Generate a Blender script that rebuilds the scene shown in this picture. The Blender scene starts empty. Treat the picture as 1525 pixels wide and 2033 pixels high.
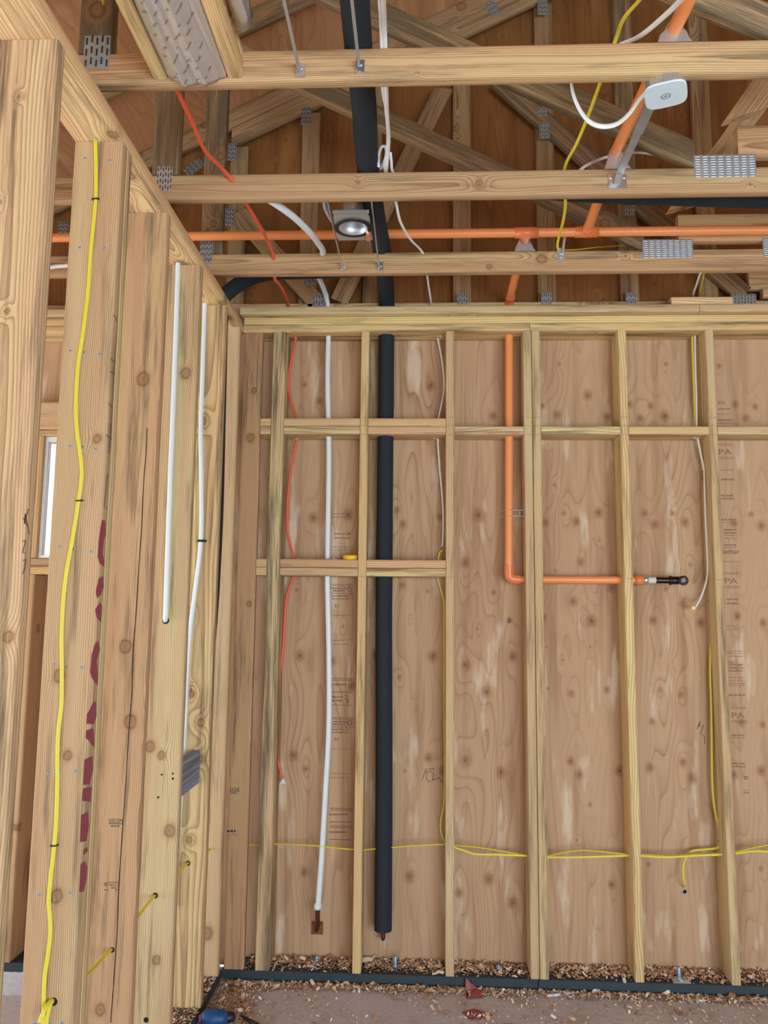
import bpy, bmesh, math, random
import numpy as np
from mathutils import Vector, Matrix
random.seed(7)
SC = bpy.context.scene
COL = SC.collection

# ------------------------------------------------------------------ camera
CAM = np.array([0.2616, -3.6219, 1.5752]); YAW, PITCH, ROLL, FPX = -0.0449, 0.1236, 0.0106, 1554.3
cy, sy = math.cos(YAW), math.sin(YAW)
_f = np.array([sy*math.cos(PITCH), cy*math.cos(PITCH), math.sin(PITCH)])
_r0 = np.array([cy, -sy, 0.0]); _u0 = np.cross(_r0, _f)
_r = math.cos(ROLL)*_r0 + math.sin(ROLL)*_u0
_u = -math.sin(ROLL)*_r0 + math.cos(ROLL)*_u0
cam = bpy.data.objects.new('camera', bpy.data.cameras.new('camera')); COL.objects.link(cam)
cam.matrix_world = Matrix([[_r[i], _u[i], -_f[i], CAM[i]] for i in range(3)] + [[0, 0, 0, 1]])
cam.data.sensor_fit = 'VERTICAL'; cam.data.sensor_height = 24.0
cam.data.lens = FPX/2033*24.0
cam.data.clip_start = 0.05
SC.camera = cam

# ------------------------------------------------------------------ world, lights, exposure
SC.view_settings.view_transform = 'Standard'; SC.view_settings.look = 'None'
SC.view_settings.gamma = 1.0; SC.view_settings.use_curve_mapping = False
SC.view_settings.exposure = 0.04
SKY_STRENGTH = 1.4
w = bpy.data.worlds.new('sky'); SC.world = w; w.use_nodes = True
nt = w.node_tree; nt.nodes.clear()
tc = nt.nodes.new('ShaderNodeTexCoord'); sp = nt.nodes.new('ShaderNodeSeparateXYZ')
rp = nt.nodes.new('ShaderNodeValToRGB'); bg = nt.nodes.new('ShaderNodeBackground'); ow = nt.nodes.new('ShaderNodeOutputWorld')
mr = nt.nodes.new('ShaderNodeMapRange'); mr.inputs[1].default_value = -1; mr.inputs[2].default_value = 1
nt.links.new(tc.outputs['Generated'], sp.inputs[0]); nt.links.new(sp.outputs[2], mr.inputs[0]); nt.links.new(mr.outputs[0], rp.inputs[0])
e = rp.color_ramp.elements
e[0].position = 0.0; e[0].color = (0.62, 0.56, 0.47, 1)
e[1].position = 1.0; e[1].color = (0.35, 0.55, 0.95, 1)
a = e.new(0.485); a.color = (0.85, 0.78, 0.66, 1)
a = e.new(0.515); a.color = (0.86, 0.95, 1.0, 1)
a = e.new(0.65); a.color = (0.62, 0.80, 1.0, 1)
nt.links.new(rp.outputs[0], bg.inputs[0]); bg.inputs[1].default_value = SKY_STRENGTH; nt.links.new(bg.outputs[0], ow.inputs[0])

def area(name, loc, target, sx, sy_, power, col):
    l = bpy.data.lights.new(name, 'AREA'); l.shape = 'RECTANGLE'; l.size = sx; l.size_y = sy_; l.energy = power; l.color = col
    o = bpy.data.objects.new(name, l); COL.objects.link(o); o.location = loc
    o.rotation_euler = (Vector(target)-Vector(loc)).to_track_quat('-Z', 'Y').to_euler()
    return o
# daylight entering through the wide open side behind the photographer and the open left side
area('daylight_opening', (2.5, -6.2, 1.25), (0.7, 0.0, 1.25), 3.6, 2.2, 265, (0.66, 0.85, 1.0))
area('daylight_left_opening', (-4.6, -1.2, 1.0), (0.0, -0.4, 2.0), 4.0, 1.9, 120, (0.84, 0.93, 1.0))
sl = bpy.data.lights.new('sun', 'SUN'); sl.energy = 12.0; sl.angle = 0.01; sl.color = (1.0, 0.96, 0.90)
so = bpy.data.objects.new('sun', sl); COL.objects.link(so); so.location = (-8, -12, 8)
so.rotation_euler = Vector((0.62, 0.52, -0.72)).to_track_quat('-Z', 'Y').to_euler()

def at(px, py, X=None, Y=None, Z=None):
    """the point of the scene on a known plane that the photograph shows at this pixel"""
    d = _f + _r*(px-762.5)/FPX - _u*(py-1016.5)/FPX
    t = (X-CAM[0])/d[0] if X is not None else (Y-CAM[1])/d[1] if Y is not None else (Z-CAM[2])/d[2]
    return Vector(CAM + t*d)

# ------------------------------------------------------------------ materials
def s2l(c): return c/12.92 if c <= 0.04045 else ((c+0.055)/1.055)**2.4
def rgb(r, g, b, k=1.0): return (s2l(r/255)*k, s2l(g/255)*k, s2l(b/255)*k, 1)
class NT:
    def __init__(self, name):
        self.m = bpy.data.materials.new(name); self.m.use_nodes = True
        self.t = self.m.node_tree; self.b = self.t.nodes['Principled BSDF']
    def n(self, typ, **kw):
        nd = self.t.nodes.new(typ)
        for k, v in kw.items(): setattr(nd, k, v)
        return nd
    def l(self, a, b): self.t.links.new(a, b)
    def math(self, op, a, b=None, clamp=False):
        nd = self.n('ShaderNodeMath', operation=op); nd.use_clamp = clamp
        for i, x in enumerate([a, b]):
            if x is None: continue
            if isinstance(x, (int, float)): nd.inputs[i].default_value = x
            else: self.l(x, nd.inputs[i])
        return nd.outputs[0]
    def ramp(self, fac, pts, interp='LINEAR'):
        nd = self.n('ShaderNodeValToRGB'); cr = nd.color_ramp; cr.interpolation = interp
        while len(cr.elements) < len(pts): cr.elements.new(0.5)
        for el, (p, c) in zip(cr.elements, pts): el.position = p; el.color = c if len(c) == 4 else (*c, 1)
        self.l(fac, nd.inputs[0]); return nd.outputs[0]
    def mix(self, fac, a, b, mode='MIX'):
        nd = self.n('ShaderNodeMix', data_type='RGBA', blend_type=mode)
        for i, x in ((0, fac), (6, a), (7, b)):
            if isinstance(x, (int, float)): nd.inputs[i].default_value = x
            elif isinstance(x, tuple): nd.inputs[i].default_value = x
            else: self.l(x, nd.inputs[i])
        return nd.outputs[2]
    def noise(self, vec, scale, detail=3, rough=0.55, mscale=None):
        if mscale is not None:
            mp = self.n('ShaderNodeMapping'); mp.inputs['Scale'].default_value = mscale; self.l(vec, mp.inputs[0]); vec = mp.outputs[0]
        nd = self.n('ShaderNodeTexNoise'); nd.inputs['Scale'].default_value = scale; nd.inputs['Detail'].default_value = detail
        nd.inputs['Roughness'].default_value = rough; self.l(vec, nd.inputs['Vector']); return nd.outputs['Fac']
    def attr(self, name):
        return self.n('ShaderNodeAttribute', attribute_name=name)
    def obj(self): return self.n('ShaderNodeTexCoord').outputs['Object']
    def set(self, **kw):
        for k, v in kw.items(): self.b.inputs[k].default_value = v

def W(x): return (x, x, x, 1)
def lumber_material():
    k = NT('sawn_lumber')
    ph = k.attr('phase').outputs['Fac']; kd = k.attr('knot').outputs['Fac']; gc = k.attr('grain').outputs['Vector']
    oi = k.n('ShaderNodeObjectInfo')
    fr = k.math('FRACT', ph)
    ring = k.ramp(fr, [(0.0, W(0.0)), (0.35, W(0.05)), (0.80, W(0.62)), (0.93, W(0.9)), (1.0, W(0.05))])
    broad = k.noise(gc, 1.0, 3, 0.6, (0.9, 14, 14))
    ringamt = k.math('MULTIPLY', ring, k.math('MULTIPLY_ADD', broad, 0.75) )
    k.t.nodes[-1]
    fib = k.noise(gc, 1.0, 4, 0.7, (9, 420, 420))
    base = k.mix(broad, rgb(234, 214, 172), rgb(212, 186, 144))
    col = k.mix(ringamt, base, rgb(134, 90, 54))
    # sapwood streaks, a little pinkish or greenish along the length
    hue = k.noise(gc, 1.0, 2, 0.5, (0.45, 10, 10))
    col = k.mix(k.ramp(hue, [(0.40, W(0)), (0.62, W(0.55))]), col, k.mix(ringamt, rgb(216, 174, 138), rgb(154, 104, 76)))
    col = k.mix(k.ramp(hue, [(0.33, W(0.5)), (0.46, W(0))]), col, k.mix(ringamt, rgb(228, 214, 164), rgb(172, 146, 98)))
    col = k.mix(1.0, col, k.ramp(fib, [(0.25, W(0.82)), (0.75, W(1.08))]), 'MULTIPLY')
    # object tint; alpha of the object colour = how weathered
    col = k.mix(1.0, col, oi.outputs['Color'], 'MULTIPLY')
    wn = k.noise(gc, 1.0, 5, 0.65, (1.6, 26, 26))
    wthr = k.ramp(k.math('ADD', wn, k.math('MULTIPLY', oi.outputs['Alpha'], 0.24)), [(0.55, W(0.0)), (0.74, W(0.85))])
    dk = k.mix(fib, rgb(62, 52, 40), rgb(112, 96, 72))
    col = k.mix(wthr, col, dk)
    # knots
    kn = k.noise(gc, 1.0, 3, 0.6, (60, 60, 60))
    kdn = k.math('ADD', kd, k.math('MULTIPLY_ADD', kn, 0.5) )
    k.t.nodes[-1]
    kdn = k.math('SUBTRACT', kdn, 0.25)
    mpr = k.n('ShaderNodeMapRange'); mpr.inputs[1].default_value = 0; mpr.inputs[2].default_value = 2; k.l(kdn, mpr.inputs[0]); kdn = mpr.outputs[0]
    rim = k.ramp(kdn, [(0.0, W(0.85)), (0.25, W(0.6)), (0.40, W(0.75)), (0.52, W(0.45)), (1.0, W(0.0))])
    kcol = k.ramp(kdn, [(0.0, rgb(92, 62, 40)), (0.15, rgb(146, 106, 70)), (0.34, rgb(138, 96, 62)), (0.44, rgb(96, 64, 42)), (0.65, rgb(172, 128, 86))])
    col = k.mix(rim, col, kcol)
    k.l(col, k.b.inputs['Base Color']); k.set(Roughness=0.72); k.b.inputs['Specular IOR Level'].default_value = 0.25
    return k.m
# small helper fix: MULTIPLY_ADD needs its third input
def _fix_multiply_add(m):
    for nd in m.node_tree.nodes:
        if nd.type == 'MATH' and nd.operation == 'MULTIPLY_ADD': nd.inputs[2].default_value = 0.35 if nd.inputs[1].default_value > 0.6 else 0.0
M_LUM = lumber_material(); _fix_multiply_add(M_LUM)

def plywood_material(name, light, dark, pale, spec=0.2):
    k = NT(name)
    ph = k.attr('phase').outputs['Fac']; kd = k.attr('knot').outputs['Fac']; gc = k.attr('grain').outputs['Vector']
    fr = k.math('FRACT', ph)
    line = k.ramp(fr, [(0.0, W(0.10)), (0.45, W(0.0)), (0.80, W(0.35)), (0.95, W(1.0)), (1.0, W(0.10))])
    sharp = k.noise(gc, 1.0, 3, 0.6, (3.0, 3.0, 0.6))
    line = k.math('MULTIPLY', line, k.ramp(sharp, [(0.34, W(0.08)), (0.72, W(0.75))]))
    fib = k.noise(gc, 1.0, 4, 0.7, (240, 240, 5))
    broad = k.noise(gc, 1.0, 3, 0.6, (3.2, 3.2, 0.55))
    col = k.mix(broad, light, k.mix(0.45, light, dark))
    stripe = k.noise(gc, 1.0, 3, 0.55, (13, 13, 0.8))
    col = k.mix(k.ramp(stripe, [(0.50, W(0.0)), (0.72, W(0.55))]), col, dark)
    col = k.mix(line, col, dark)
    pn = k.noise(gc, 1.0, 4, 0.55, (10, 10, 1.9))
    col = k.mix(k.ramp(pn, [(0.57, W(0.0)), (0.66, W(0.5))]), col, pale)
    col = k.mix(1.0, col, k.ramp(fib, [(0.25, W(0.88)), (0.75, W(1.07))]), 'MULTIPLY')
    kn = k.noise(gc, 55, 3)
    kdn = k.math('ADD', kd, k.math('SUBTRACT', k.math('MULTIPLY', kn, 0.5), 0.25))
    amt = k.ramp(kdn, [(0.0, W(0.95)), (0.55, W(0.85)), (0.85, W(0.75)), (1.2, W(0.42)), (1.9, W(0.0))])
    mp = k.n('ShaderNodeMapRange'); mp.inputs[1].default_value = 0; mp.inputs[2].default_value = 2; k.l(kdn, mp.inputs[0])
    kcol = k.ramp(mp.outputs[0], [(0.0, rgb(84, 52, 34)), (0.16, rgb(128, 86, 58)), (0.34, rgb(140, 98, 66)), (0.46, rgb(110, 70, 44)), (0.58, rgb(170, 116, 74)), (1.0, rgb(198, 146, 100))])
    mpa = k.n('ShaderNodeMapRange'); mpa.inputs[1].default_value = 0; mpa.inputs[2].default_value = 2; k.l(kdn, mpa.inputs[0])
    amt = k.ramp(mpa.outputs[0], [(0.0, W(0.95)), (0.16, W(0.75)), (0.34, W(0.52)), (0.46, W(0.34)), (1.0, W(0.0))])
    col = k.mix(amt, col, kcol)
    k.l(col, k.b.inputs['Base Color']); k.set(Roughness=0.7); k.b.inputs['Specular IOR Level'].default_value = spec
    return k.m
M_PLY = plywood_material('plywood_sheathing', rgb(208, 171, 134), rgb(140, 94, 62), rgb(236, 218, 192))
M_PLYG = plywood_material('gable_plywood_shaded', rgb(150, 100, 54), rgb(96, 56, 26), rgb(164, 118, 72))  # dim attic light put into the colour, darker than the plywood itself
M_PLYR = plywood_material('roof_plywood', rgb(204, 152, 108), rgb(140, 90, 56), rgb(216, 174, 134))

def plain(name, c, rough=0.5, metal=0.0, bump=0, bscale=60, var=0.0, vscale=8, spec=0.5, coat=0):
    k = NT(name); v = k.obj()
    n = k.noise(v, vscale, 4)
    lo = tuple(max(0, x*(1-var)) for x in c[:3])+(1,); hi = tuple(min(1, x*(1+var)) for x in c[:3])+(1,)
    k.l(k.mix(n, lo, hi), k.b.inputs['Base Color'])
    k.set(Roughness=rough, Metallic=metal); k.b.inputs['Specular IOR Level'].default_value = spec
    if bump:
        bn = k.noise(v, bscale, 3); bp = k.n('ShaderNodeBump'); bp.inputs['Strength'].default_value = bump; bp.inputs['Distance'].default_value = 0.004
        k.l(bn, bp.inputs['Height']); k.l(bp.outputs[0], k.b.inputs['Normal'])
    return k.m
M_FOAM = plain('black_pipe_foam', rgb(30, 40, 47), 0.75, bump=0.5, bscale=350, var=0.15, vscale=20, spec=0.35)
M_CPVC = plain('orange_pipe_plastic', rgb(236, 146, 84), 0.38, var=0.05, vscale=10)
M_CPVCF = plain('orange_fitting_plastic', rgb(226, 124, 70), 0.3, var=0.05, vscale=10)
M_PEX = plain('white_tube_plastic', rgb(222, 230, 232), 0.35, var=0.03)
M_YEL = plain('yellow_cable_jacket', rgb(222, 206, 62), 0.45, var=0.06, vscale=30)
M_YELD = plain('yellow_tape', rgb(240, 196, 24), 0.4, var=0.05)
M_WHT = plain('white_cable_jacket', rgb(228, 230, 228), 0.45, var=0.04, vscale=30)
M_ORC = plain('orange_cable_jacket', rgb(228, 92, 62), 0.45, var=0.06, vscale=30)
M_STEEL = plain('galvanized_steel', rgb(196, 200, 202), 0.36, 0.75, var=0.15, vscale=40)
M_BRIGHT = plain('bright_zinc', rgb(214, 222, 228), 0.25, 0.9, var=0.08, vscale=40)
M_DULL = plain('dull_galvanized', rgb(158, 160, 158), 0.5, 0.45, var=0.18, vscale=30)
M_SLOT = plain('punched_slot', rgb(58, 58, 56), 0.7, 0.3)
M_DARK = plain('black_plastic', rgb(24, 24, 26), 0.5)
M_BLACKSTEEL = plain('black_steel_pipe', rgb(60, 50, 44), 0.3, 0.85, var=0.2, vscale=30)
M_COPPER = plain('copper', rgb(176, 112, 84), 0.35, 0.9, var=0.15, vscale=25)
M_COPPERD = plain('tarnished_copper', rgb(112, 76, 60), 0.4, 0.85, var=0.2, vscale=30)
M_BOXWHITE = plain('white_cover_plastic', rgb(206, 224, 232), 0.4, var=0.03)
M_SILL = plain('treated_sill_wood', rgb(42, 54, 60), 0.65, var=0.25, vscale=12, bump=0.2, bscale=80)
M_BLUEBOLT = plain('zinc_anchor', rgb(128, 160, 190), 0.4, 0.5, var=0.1)
M_RED = plain('red_plastic_film', rgb(146, 66, 68), 0.45, var=0.1)
M_MAROON = plain('maroon_spray_paint', rgb(110, 34, 44), 0.7, var=0.1, vscale=40)
M_MAROONL = plain('faint_red_stain', rgb(176, 92, 84), 0.7, var=0.1, vscale=40)
M_INK = plain('stamp_ink', rgb(52, 48, 48), 0.8)
M_INKF = plain('faded_stamp_ink', rgb(142, 100, 78), 0.8)
M_INKM = plain('grey_stamp_ink', rgb(112, 82, 66), 0.8)
M_FOILINK = plain('brown_foil_print', rgb(96, 58, 50), 0.6)
M_BLUE = plain('blue_rubber', rgb(20, 70, 122), 0.5, var=0.1)
M_VINYL = plain('white_vinyl', rgb(232, 236, 236), 0.35)
M_HOLE = plain('drilled_hole', rgb(30, 20, 14), 0.9)
M_SPLINT = plain('wood_splinter', rgb(232, 206, 168), 0.8)
M_PAPER = plain('paper_disc', rgb(214, 204, 196), 0.7)
def foil_material():
    k = NT('reflective_foil'); v = k.obj()
    n = k.noise(v, 30, 4); 
    k.l(k.mix(n, rgb(206, 204, 202), rgb(220, 219, 218)), k.b.inputs['Base Color']); k.set(Roughness=0.24, Metallic=0.66)
    bn = k.noise(v, 22, 2, 0.5, (1, 0.5, 1)); bp = k.n('ShaderNodeBump'); bp.inputs['Strength'].default_value = 0.08; bp.inputs['Distance'].default_value = 0.004
    k.l(bn, bp.inputs['Height']); k.l(bp.outputs[0], k.b.inputs['Normal'])
    return k.m
M_FOIL = foil_material()
def concrete_material():
    k = NT('dusty_concrete'); v = k.obj()
    a_ = k.noise(v, 2.4, 6, 0.6); b_ = k.noise(v, 60, 4, 0.7); c_ = k.noise(v, 9, 3)
    col = k.mix(a_, rgb(184, 176, 176), rgb(208, 202, 200))
    col = k.mix(k.ramp(c_, [(0.55, W(0)), (0.75, W(0.4))]), col, rgb(150, 124, 108))
    col = k.mix(1.0, col, k.ramp(b_, [(0.3, W(0.8)), (0.7, W(1.1))]), 'MULTIPLY')
    k.l(col, k.b.inputs['Base Color']); k.set(Roughness=0.85); k.b.inputs['Specular IOR Level'].default_value = 0.2
    return k.m
M_CONC = concrete_material()
def shaving_material():
    k = NT('wood_shaving'); t = k.attr('chip').outputs['Fac']
    k.l(k.ramp(t, [(0.0, rgb(150, 104, 70)), (0.3, rgb(196, 150, 112)), (0.6, rgb(220, 184, 150)), (0.85, rgb(236, 214, 192)), (1.0, rgb(246, 240, 232))]), k.b.inputs['Base Color'])
    k.set(Roughness=0.8); return k.m
M_CHIP = shaving_material()
def glass_material():
    k = NT('window_glass'); k.set(Roughness=0.02); k.b.inputs['Transmission Weight'].default_value = 1.0; k.b.inputs['IOR'].default_value = 1.1
    k.b.inputs['Base Color'].default_value = (1, 1, 1, 1); return k.m
M_GLASS = glass_material()

# ------------------------------------------------------------------ object helpers
def link(name, me, mat, parent=None, loc=None, smooth=False):
    o = bpy.data.objects.new(name, me); COL.objects.link(o)
    if mat is not None:
        for m_ in (mat if isinstance(mat, (list, tuple)) else [mat]): me.materials.append(m_)
    if parent is not None: o.parent = parent
    if loc is not None: o.location = loc
    if smooth: me.polygons.foreach_set('use_smooth', [True]*len(me.polygons))
    return o
def tag(o, label=None, cat=None, group=None, kind=None):
    if label: o['label'] = label
    if cat: o['category'] = cat
    if group: o['group'] = group
    if kind: o['kind'] = kind
    return o
def empty(name, loc, label, cat, group=None):
    o = bpy.data.objects.new(name, None); COL.objects.link(o); o.location = loc; o.empty_display_size = 0.05
    return tag(o, label, cat, group)
def mesh_from(verts, faces):
    me = bpy.data.meshes.new('m'); me.from_pydata([tuple(v) for v in verts], [], faces); me.update(); return me
class MB:
    """collects shapes into one mesh; points are in world space, or local to `base`"""
    def __init__(s, base=(0, 0, 0)): s.v = []; s.f = []; s.mi = []; s.b = Vector(base); s.sm = []
    def add(s, vs, fs, mi=0, sm=False):
        o = len(s.v); s.v += [Vector(x)-s.b for x in vs]
        for f in fs: s.f.append([i+o for i in f]); s.mi.append(mi); s.sm.append(sm)
    def box(s, x0, x1, y0, y1, z0, z1, mi=0):
        s.add([(x, y, z) for x in (x0, x1) for y in (y0, y1) for z in (z0, z1)],
              [(0, 1, 3, 2), (4, 6, 7, 5), (0, 4, 5, 1), (2, 3, 7, 6), (0, 2, 6, 4), (1, 5, 7, 3)], mi)
    def obox(s, c, ax, ay, az, mi=0):
        c = Vector(c); ax, ay, az = Vector(ax), Vector(ay), Vector(az)
        s.add([c+i*ax+j*ay+k_*az for i in (-1, 1) for j in (-1, 1) for k_ in (-1, 1)],
              [(0, 1, 3, 2), (4, 6, 7, 5), (0, 4, 5, 1), (2, 3, 7, 6), (0, 2, 6, 4), (1, 5, 7, 3)], mi)
    def tube(s, pts, r, n=12, mi=0, cap=True, flat=None, up=None, r_fn=None):
        pts = [Vector(p) for p in pts]; N = len(pts)
        t0 = (pts[1]-pts[0]).normalized()
        a = Vector(up) if up is not None else (Vector((0, 0, 1)) if abs(t0.z) < 0.9 else Vector((0, 1, 0)))
        nrm = (a - t0*a.dot(t0)).normalized(); rings = []
        for i, p in enumerate(pts):
            t = (pts[min(i+1, N-1)]-pts[max(i-1, 0)]).normalized()
            nrm = (nrm - t*nrm.dot(t)).normalized(); bn = t.cross(nrm)
            ri = r_fn(i/(N-1)) if r_fn else r
            ra, rb = (ri, ri) if flat is None else (ri*flat, ri)
            rings.append([p + nrm*ra*math.cos(2*math.pi*j/n) + bn*rb*math.sin(2*math.pi*j/n) for j in range(n)])
        vs = [v for rg in rings for v in rg]
        fs = [(i*n+j, i*n+(j+1) % n, (i+1)*n+(j+1) % n, (i+1)*n+j) for i in range(N-1) for j in range(n)]
        s.add(vs, fs, mi, True)
        if cap:
            s.add(rings[0], [tuple(range(n))[::-1]], mi); s.add(rings[-1], [tuple(range(n))], mi)
    def lathe(s, c, axis, prof, n=24, mi=0, cap=False):
        """prof = [(distance along axis, radius)]"""
        axis = Vector(axis).normalized(); a = Vector((0, 0, 1)) if abs(axis.z) < 0.9 else Vector((1, 0, 0))
        u = axis.cross(a).normalized(); v = axis.cross(u)
        rings = [[Vector(c)+axis*d+u*r*math.cos(2*math.pi*j/n)+v*r*math.sin(2*math.pi*j/n) for j in range(n)] for d, r in prof]
        s.add([p for rg in rings for p in rg], [(i*n+j, i*n+(j+1) % n, (i+1)*n+(j+1) % n, (i+1)*n+j) for i in range(len(prof)-1) for j in range(n)], mi, True)
        if cap:
            s.add(rings[0], [tuple(range(n))[::-1]], mi); s.add(rings[-1], [tuple(range(n))], mi)
    def prism(s, poly, d, mi=0):
        """polygon (list of points) swept by vector d"""
        d = Vector(d); n = len(poly); P = [Vector(p) for p in poly]
        s.add(P+[p+d for p in P], [tuple(range(n))[::-1], tuple(range(n, 2*n))]+[(i, (i+1) % n, n+(i+1) % n, n+i) for i in range(n)], mi)
    def build(s, name, mat, parent=None, world=False):
        me = bpy.data.meshes.new(name); me.from_pydata([tuple(v) for v in s.v], [], s.f)
        me.polygons.foreach_set('material_index', s.mi); me.polygons.foreach_set('use_smooth', s.sm)
        bm = bmesh.new(); bm.from_mesh(me); bmesh.ops.recalc_face_normals(bm, faces=bm.faces); bm.to_mesh(me); bm.free(); me.update()
        o = link(name, me, mat, parent)
        if parent is None: o.location = s.b
        return o
def smooth_path(pts, k=8):
    P = [Vector(p) for p in pts]; out = []
    for i in range(len(P)-1):
        p0, p1, p2, p3 = P[max(i-1, 0)], P[i], P[i+1], P[min(i+2, len(P)-1)]
        for j in range(k):
            t = j/k
            out.append(0.5*((2*p1)+(p2-p0)*t+(2*p0-5*p1+4*p2-p3)*t*t+(-p0+3*p1-3*p2+p3)*t**3))
    return out+[P[-1]]

# lumber ----------------------------------------------------------------------------------
TINT = {'attic_shade': (0.58, 0.50, 0.42), 'dark': (0.44, 0.40, 0.34), 'pale': (1.02, 1.0, 0.92), 'yellow': (1.06, 1.02, 0.80), 'tan': (0.93, 0.88, 0.80), 'red': (0.92, 0.80, 0.70), 'grey': (0.80, 0.78, 0.72), 'green': (0.98, 1.0, 0.86), 'pink': (0.98, 0.86, 0.78)}  # two darkest tints: dim light under the roof put into the colour
def board(name, p0, p1, wdir, w, t, tint='pale', weather=0.15, parent=None, knots=None, cut=(0, 0), seed=None, bow=(0, 0), res=0.011, ring=None, flat=None, mat=None):
    """sawn board from p0 to p1 (centre line); w = width along wdir, t = thickness; grain figure follows the growth rings"""
    rs = np.random.RandomState(seed if seed is not None else random.randrange(1 << 30))
    p0, p1 = Vector(p0), Vector(p1); L = (p1-p0).length; ax = (p1-p0)/L
    wd = Vector(wdir); wd = (wd-ax*wd.dot(ax)).normalized(); td = ax.cross(wd)
    ch = min(0.0035, 0.12*t)
    hw, ht = w/2, t/2
    def side(n, a, b): return [a+(b-a)*i/n for i in range(n+1)]
    nw = max(2, int(w/res)); ntk = max(2, int(t/res))
    per = [(x, -ht) for x in side(nw, -hw+ch, hw-ch)] + [(hw, y) for y in side(ntk, -ht+ch, ht-ch)] \
        + [(x, ht) for x in side(nw, hw-ch, -hw+ch)] + [(-hw, y) for y in side(ntk, ht-ch, -ht+ch)]
    per = np.array(per); nP = len(per); nL = max(2, int(L/res))+1
    s = np.linspace(0, 1, nL)
    S, V = np.meshgrid(s, per[:, 0], indexing='ij'); _, Wt = np.meshgrid(s, per[:, 1], indexing='ij')
    U = S*L + (cut[0]*(1-S)+cut[1]*S)*V
    Vd = V + bow[0]*np.sin(np.pi*S); Wd = Wt + bow[1]*np.sin(np.pi*S)
    A = np.array([ax, wd, td])
    co = U[..., None]*A[0]+Vd[..., None]*A[1]+Wd[..., None]*A[2]
    # growth rings
    rg = ring or rs.uniform(0.0042, 0.0068)
    if flat is None: flat = rs.rand() < 0.6
    pv = rs.uniform(-0.3, 0.3)*w; pw = rs.choice([-1, 1])*(rs.uniform(0.35, 0.9)*w if flat else rs.uniform(1.2, 2.2)*w)
    if not flat: pv = rs.choice([-1, 1])*rs.uniform(0.7, 1.6)*w; pw *= 0.5
    wob = sum(rs.uniform(0.1, 1)*np.sin(U*rs.uniform(0.5, 3.2)+rs.uniform(0, 6)) for _ in range(4))*0.006 + U*rs.uniform(-0.006, 0.006)
    Vp = V-pv+wob+0.0015*np.sin(U*14+rs.uniform(0, 6)); Wp = Wt-pw+wob*0.7
    r = np.hypot(Vp, Wp)
    phase = r/rg + 0.35*np.sin(U*4+V*60+rs.uniform(0, 6)) + 50
    if knots is None:
        knots = [(rs.uniform(0, 1), rs.uniform(-0.45, 0.45), rs.uniform(0.16, 0.3)*min(w, 0.09)) for _ in range(rs.poisson(L*0.7))]
    kd = np.full(U.shape, 9.0)
    for (ku, kv, kr) in knots:
        du, dv = U-ku*L, V-kv*w
        phase += 2.6*np.exp(-((du/(3.2*kr))**2+(dv/(2.2*kr))**2))
        kd = np.minimum(kd, np.hypot(du*0.85, dv)/kr)
    n = nL*nP
    idx = np.arange(n).reshape(nL, nP); nx = np.roll(idx, -1, axis=1)
    q = np.stack([idx[:-1], nx[:-1], nx[1:], idx[1:]], axis=-1).reshape(-1, 4)
    # end caps: separate vertices so that the edges stay crisp
    capv = np.concatenate([co[0], co[-1]]); vv = np.concatenate([co.reshape(-1, 3), capv])
    me = bpy.data.meshes.new(name)
    nq = len(q); me.vertices.add(len(vv)); me.vertices.foreach_set('co', vv.astype(np.float32).ravel())
    loops = np.concatenate([q.ravel(), np.arange(n, n+nP)[::-1], np.arange(n+nP, n+2*nP)])
    starts = np.concatenate([np.arange(nq)*4, [nq*4, nq*4+nP]]); tot = np.concatenate([np.full(nq, 4), [nP, nP]])
    me.loops.add(len(loops)); me.loops.foreach_set('vertex_index', loops.astype(np.int32))
    me.polygons.add(nq+2); me.polygons.foreach_set('loop_start', starts.astype(np.int32)); me.polygons.foreach_set('loop_total', tot.astype(np.int32))
    def fa(nm, a): at_ = me.attributes.new(nm, 'FLOAT', 'POINT'); at_.data.foreach_set('value', a.astype(np.float32))
    cap_i = lambda a: np.concatenate([a.ravel(), a[0], a[-1]])
    fa('phase', cap_i(phase)); fa('knot', cap_i(kd))
    g = np.stack([U+rs.uniform(0, 90), V+rs.uniform(0, 9), Wt+rs.uniform(0, 9)], -1)
    g = np.concatenate([g.reshape(-1, 3), g[0], g[-1]])
    at_ = me.attributes.new('grain', 'FLOAT_VECTOR', 'POINT'); at_.data.foreach_set('vector', g.astype(np.float32).ravel())
    me.update(); me.validate()
    o = link(name, me, mat or M_LUM, parent)
    o.location = p0 if parent is None else p0-parent.location
    tc_ = TINT[tint] if isinstance(tint, str) else tint
    j = rs.uniform(0.95, 1.04)
    o.color = (tc_[0]*j, tc_[1]*j, tc_[2]*j, weather)
    return o
def lumber(name, x0, x1, y0, y1, z0, z1, label, cat, along='Z', group=None, **kw):
    cx, cy_, cz = (x0+x1)/2, (y0+y1)/2, (z0+z1)/2
    if along == 'Z':
        a, b = (cx, cy_, z0), (cx, cy_, z1); dx, dy = x1-x0, y1-y0; wd, w_, t_ = ((1, 0, 0), dx, dy) if dx > dy else ((0, 1, 0), dy, dx)
    elif along == 'X':
        a, b = (x0, cy_, cz), (x1, cy_, cz); dy, dz = y1-y0, z1-z0; wd, w_, t_ = ((0, 1, 0), dy, dz) if dy > dz else ((0, 0, 1), dz, dy)
    else:
        a, b = (cx, y0, cz), (cx, y1, cz); dx, dz = x1-x0, z1-z0; wd, w_, t_ = ((1, 0, 0), dx, dz) if dx > dz else ((0, 0, 1), dz, dx)
    return tag(board(name, a, b, wd, w_, t_, **kw), label, cat, group)

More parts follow.
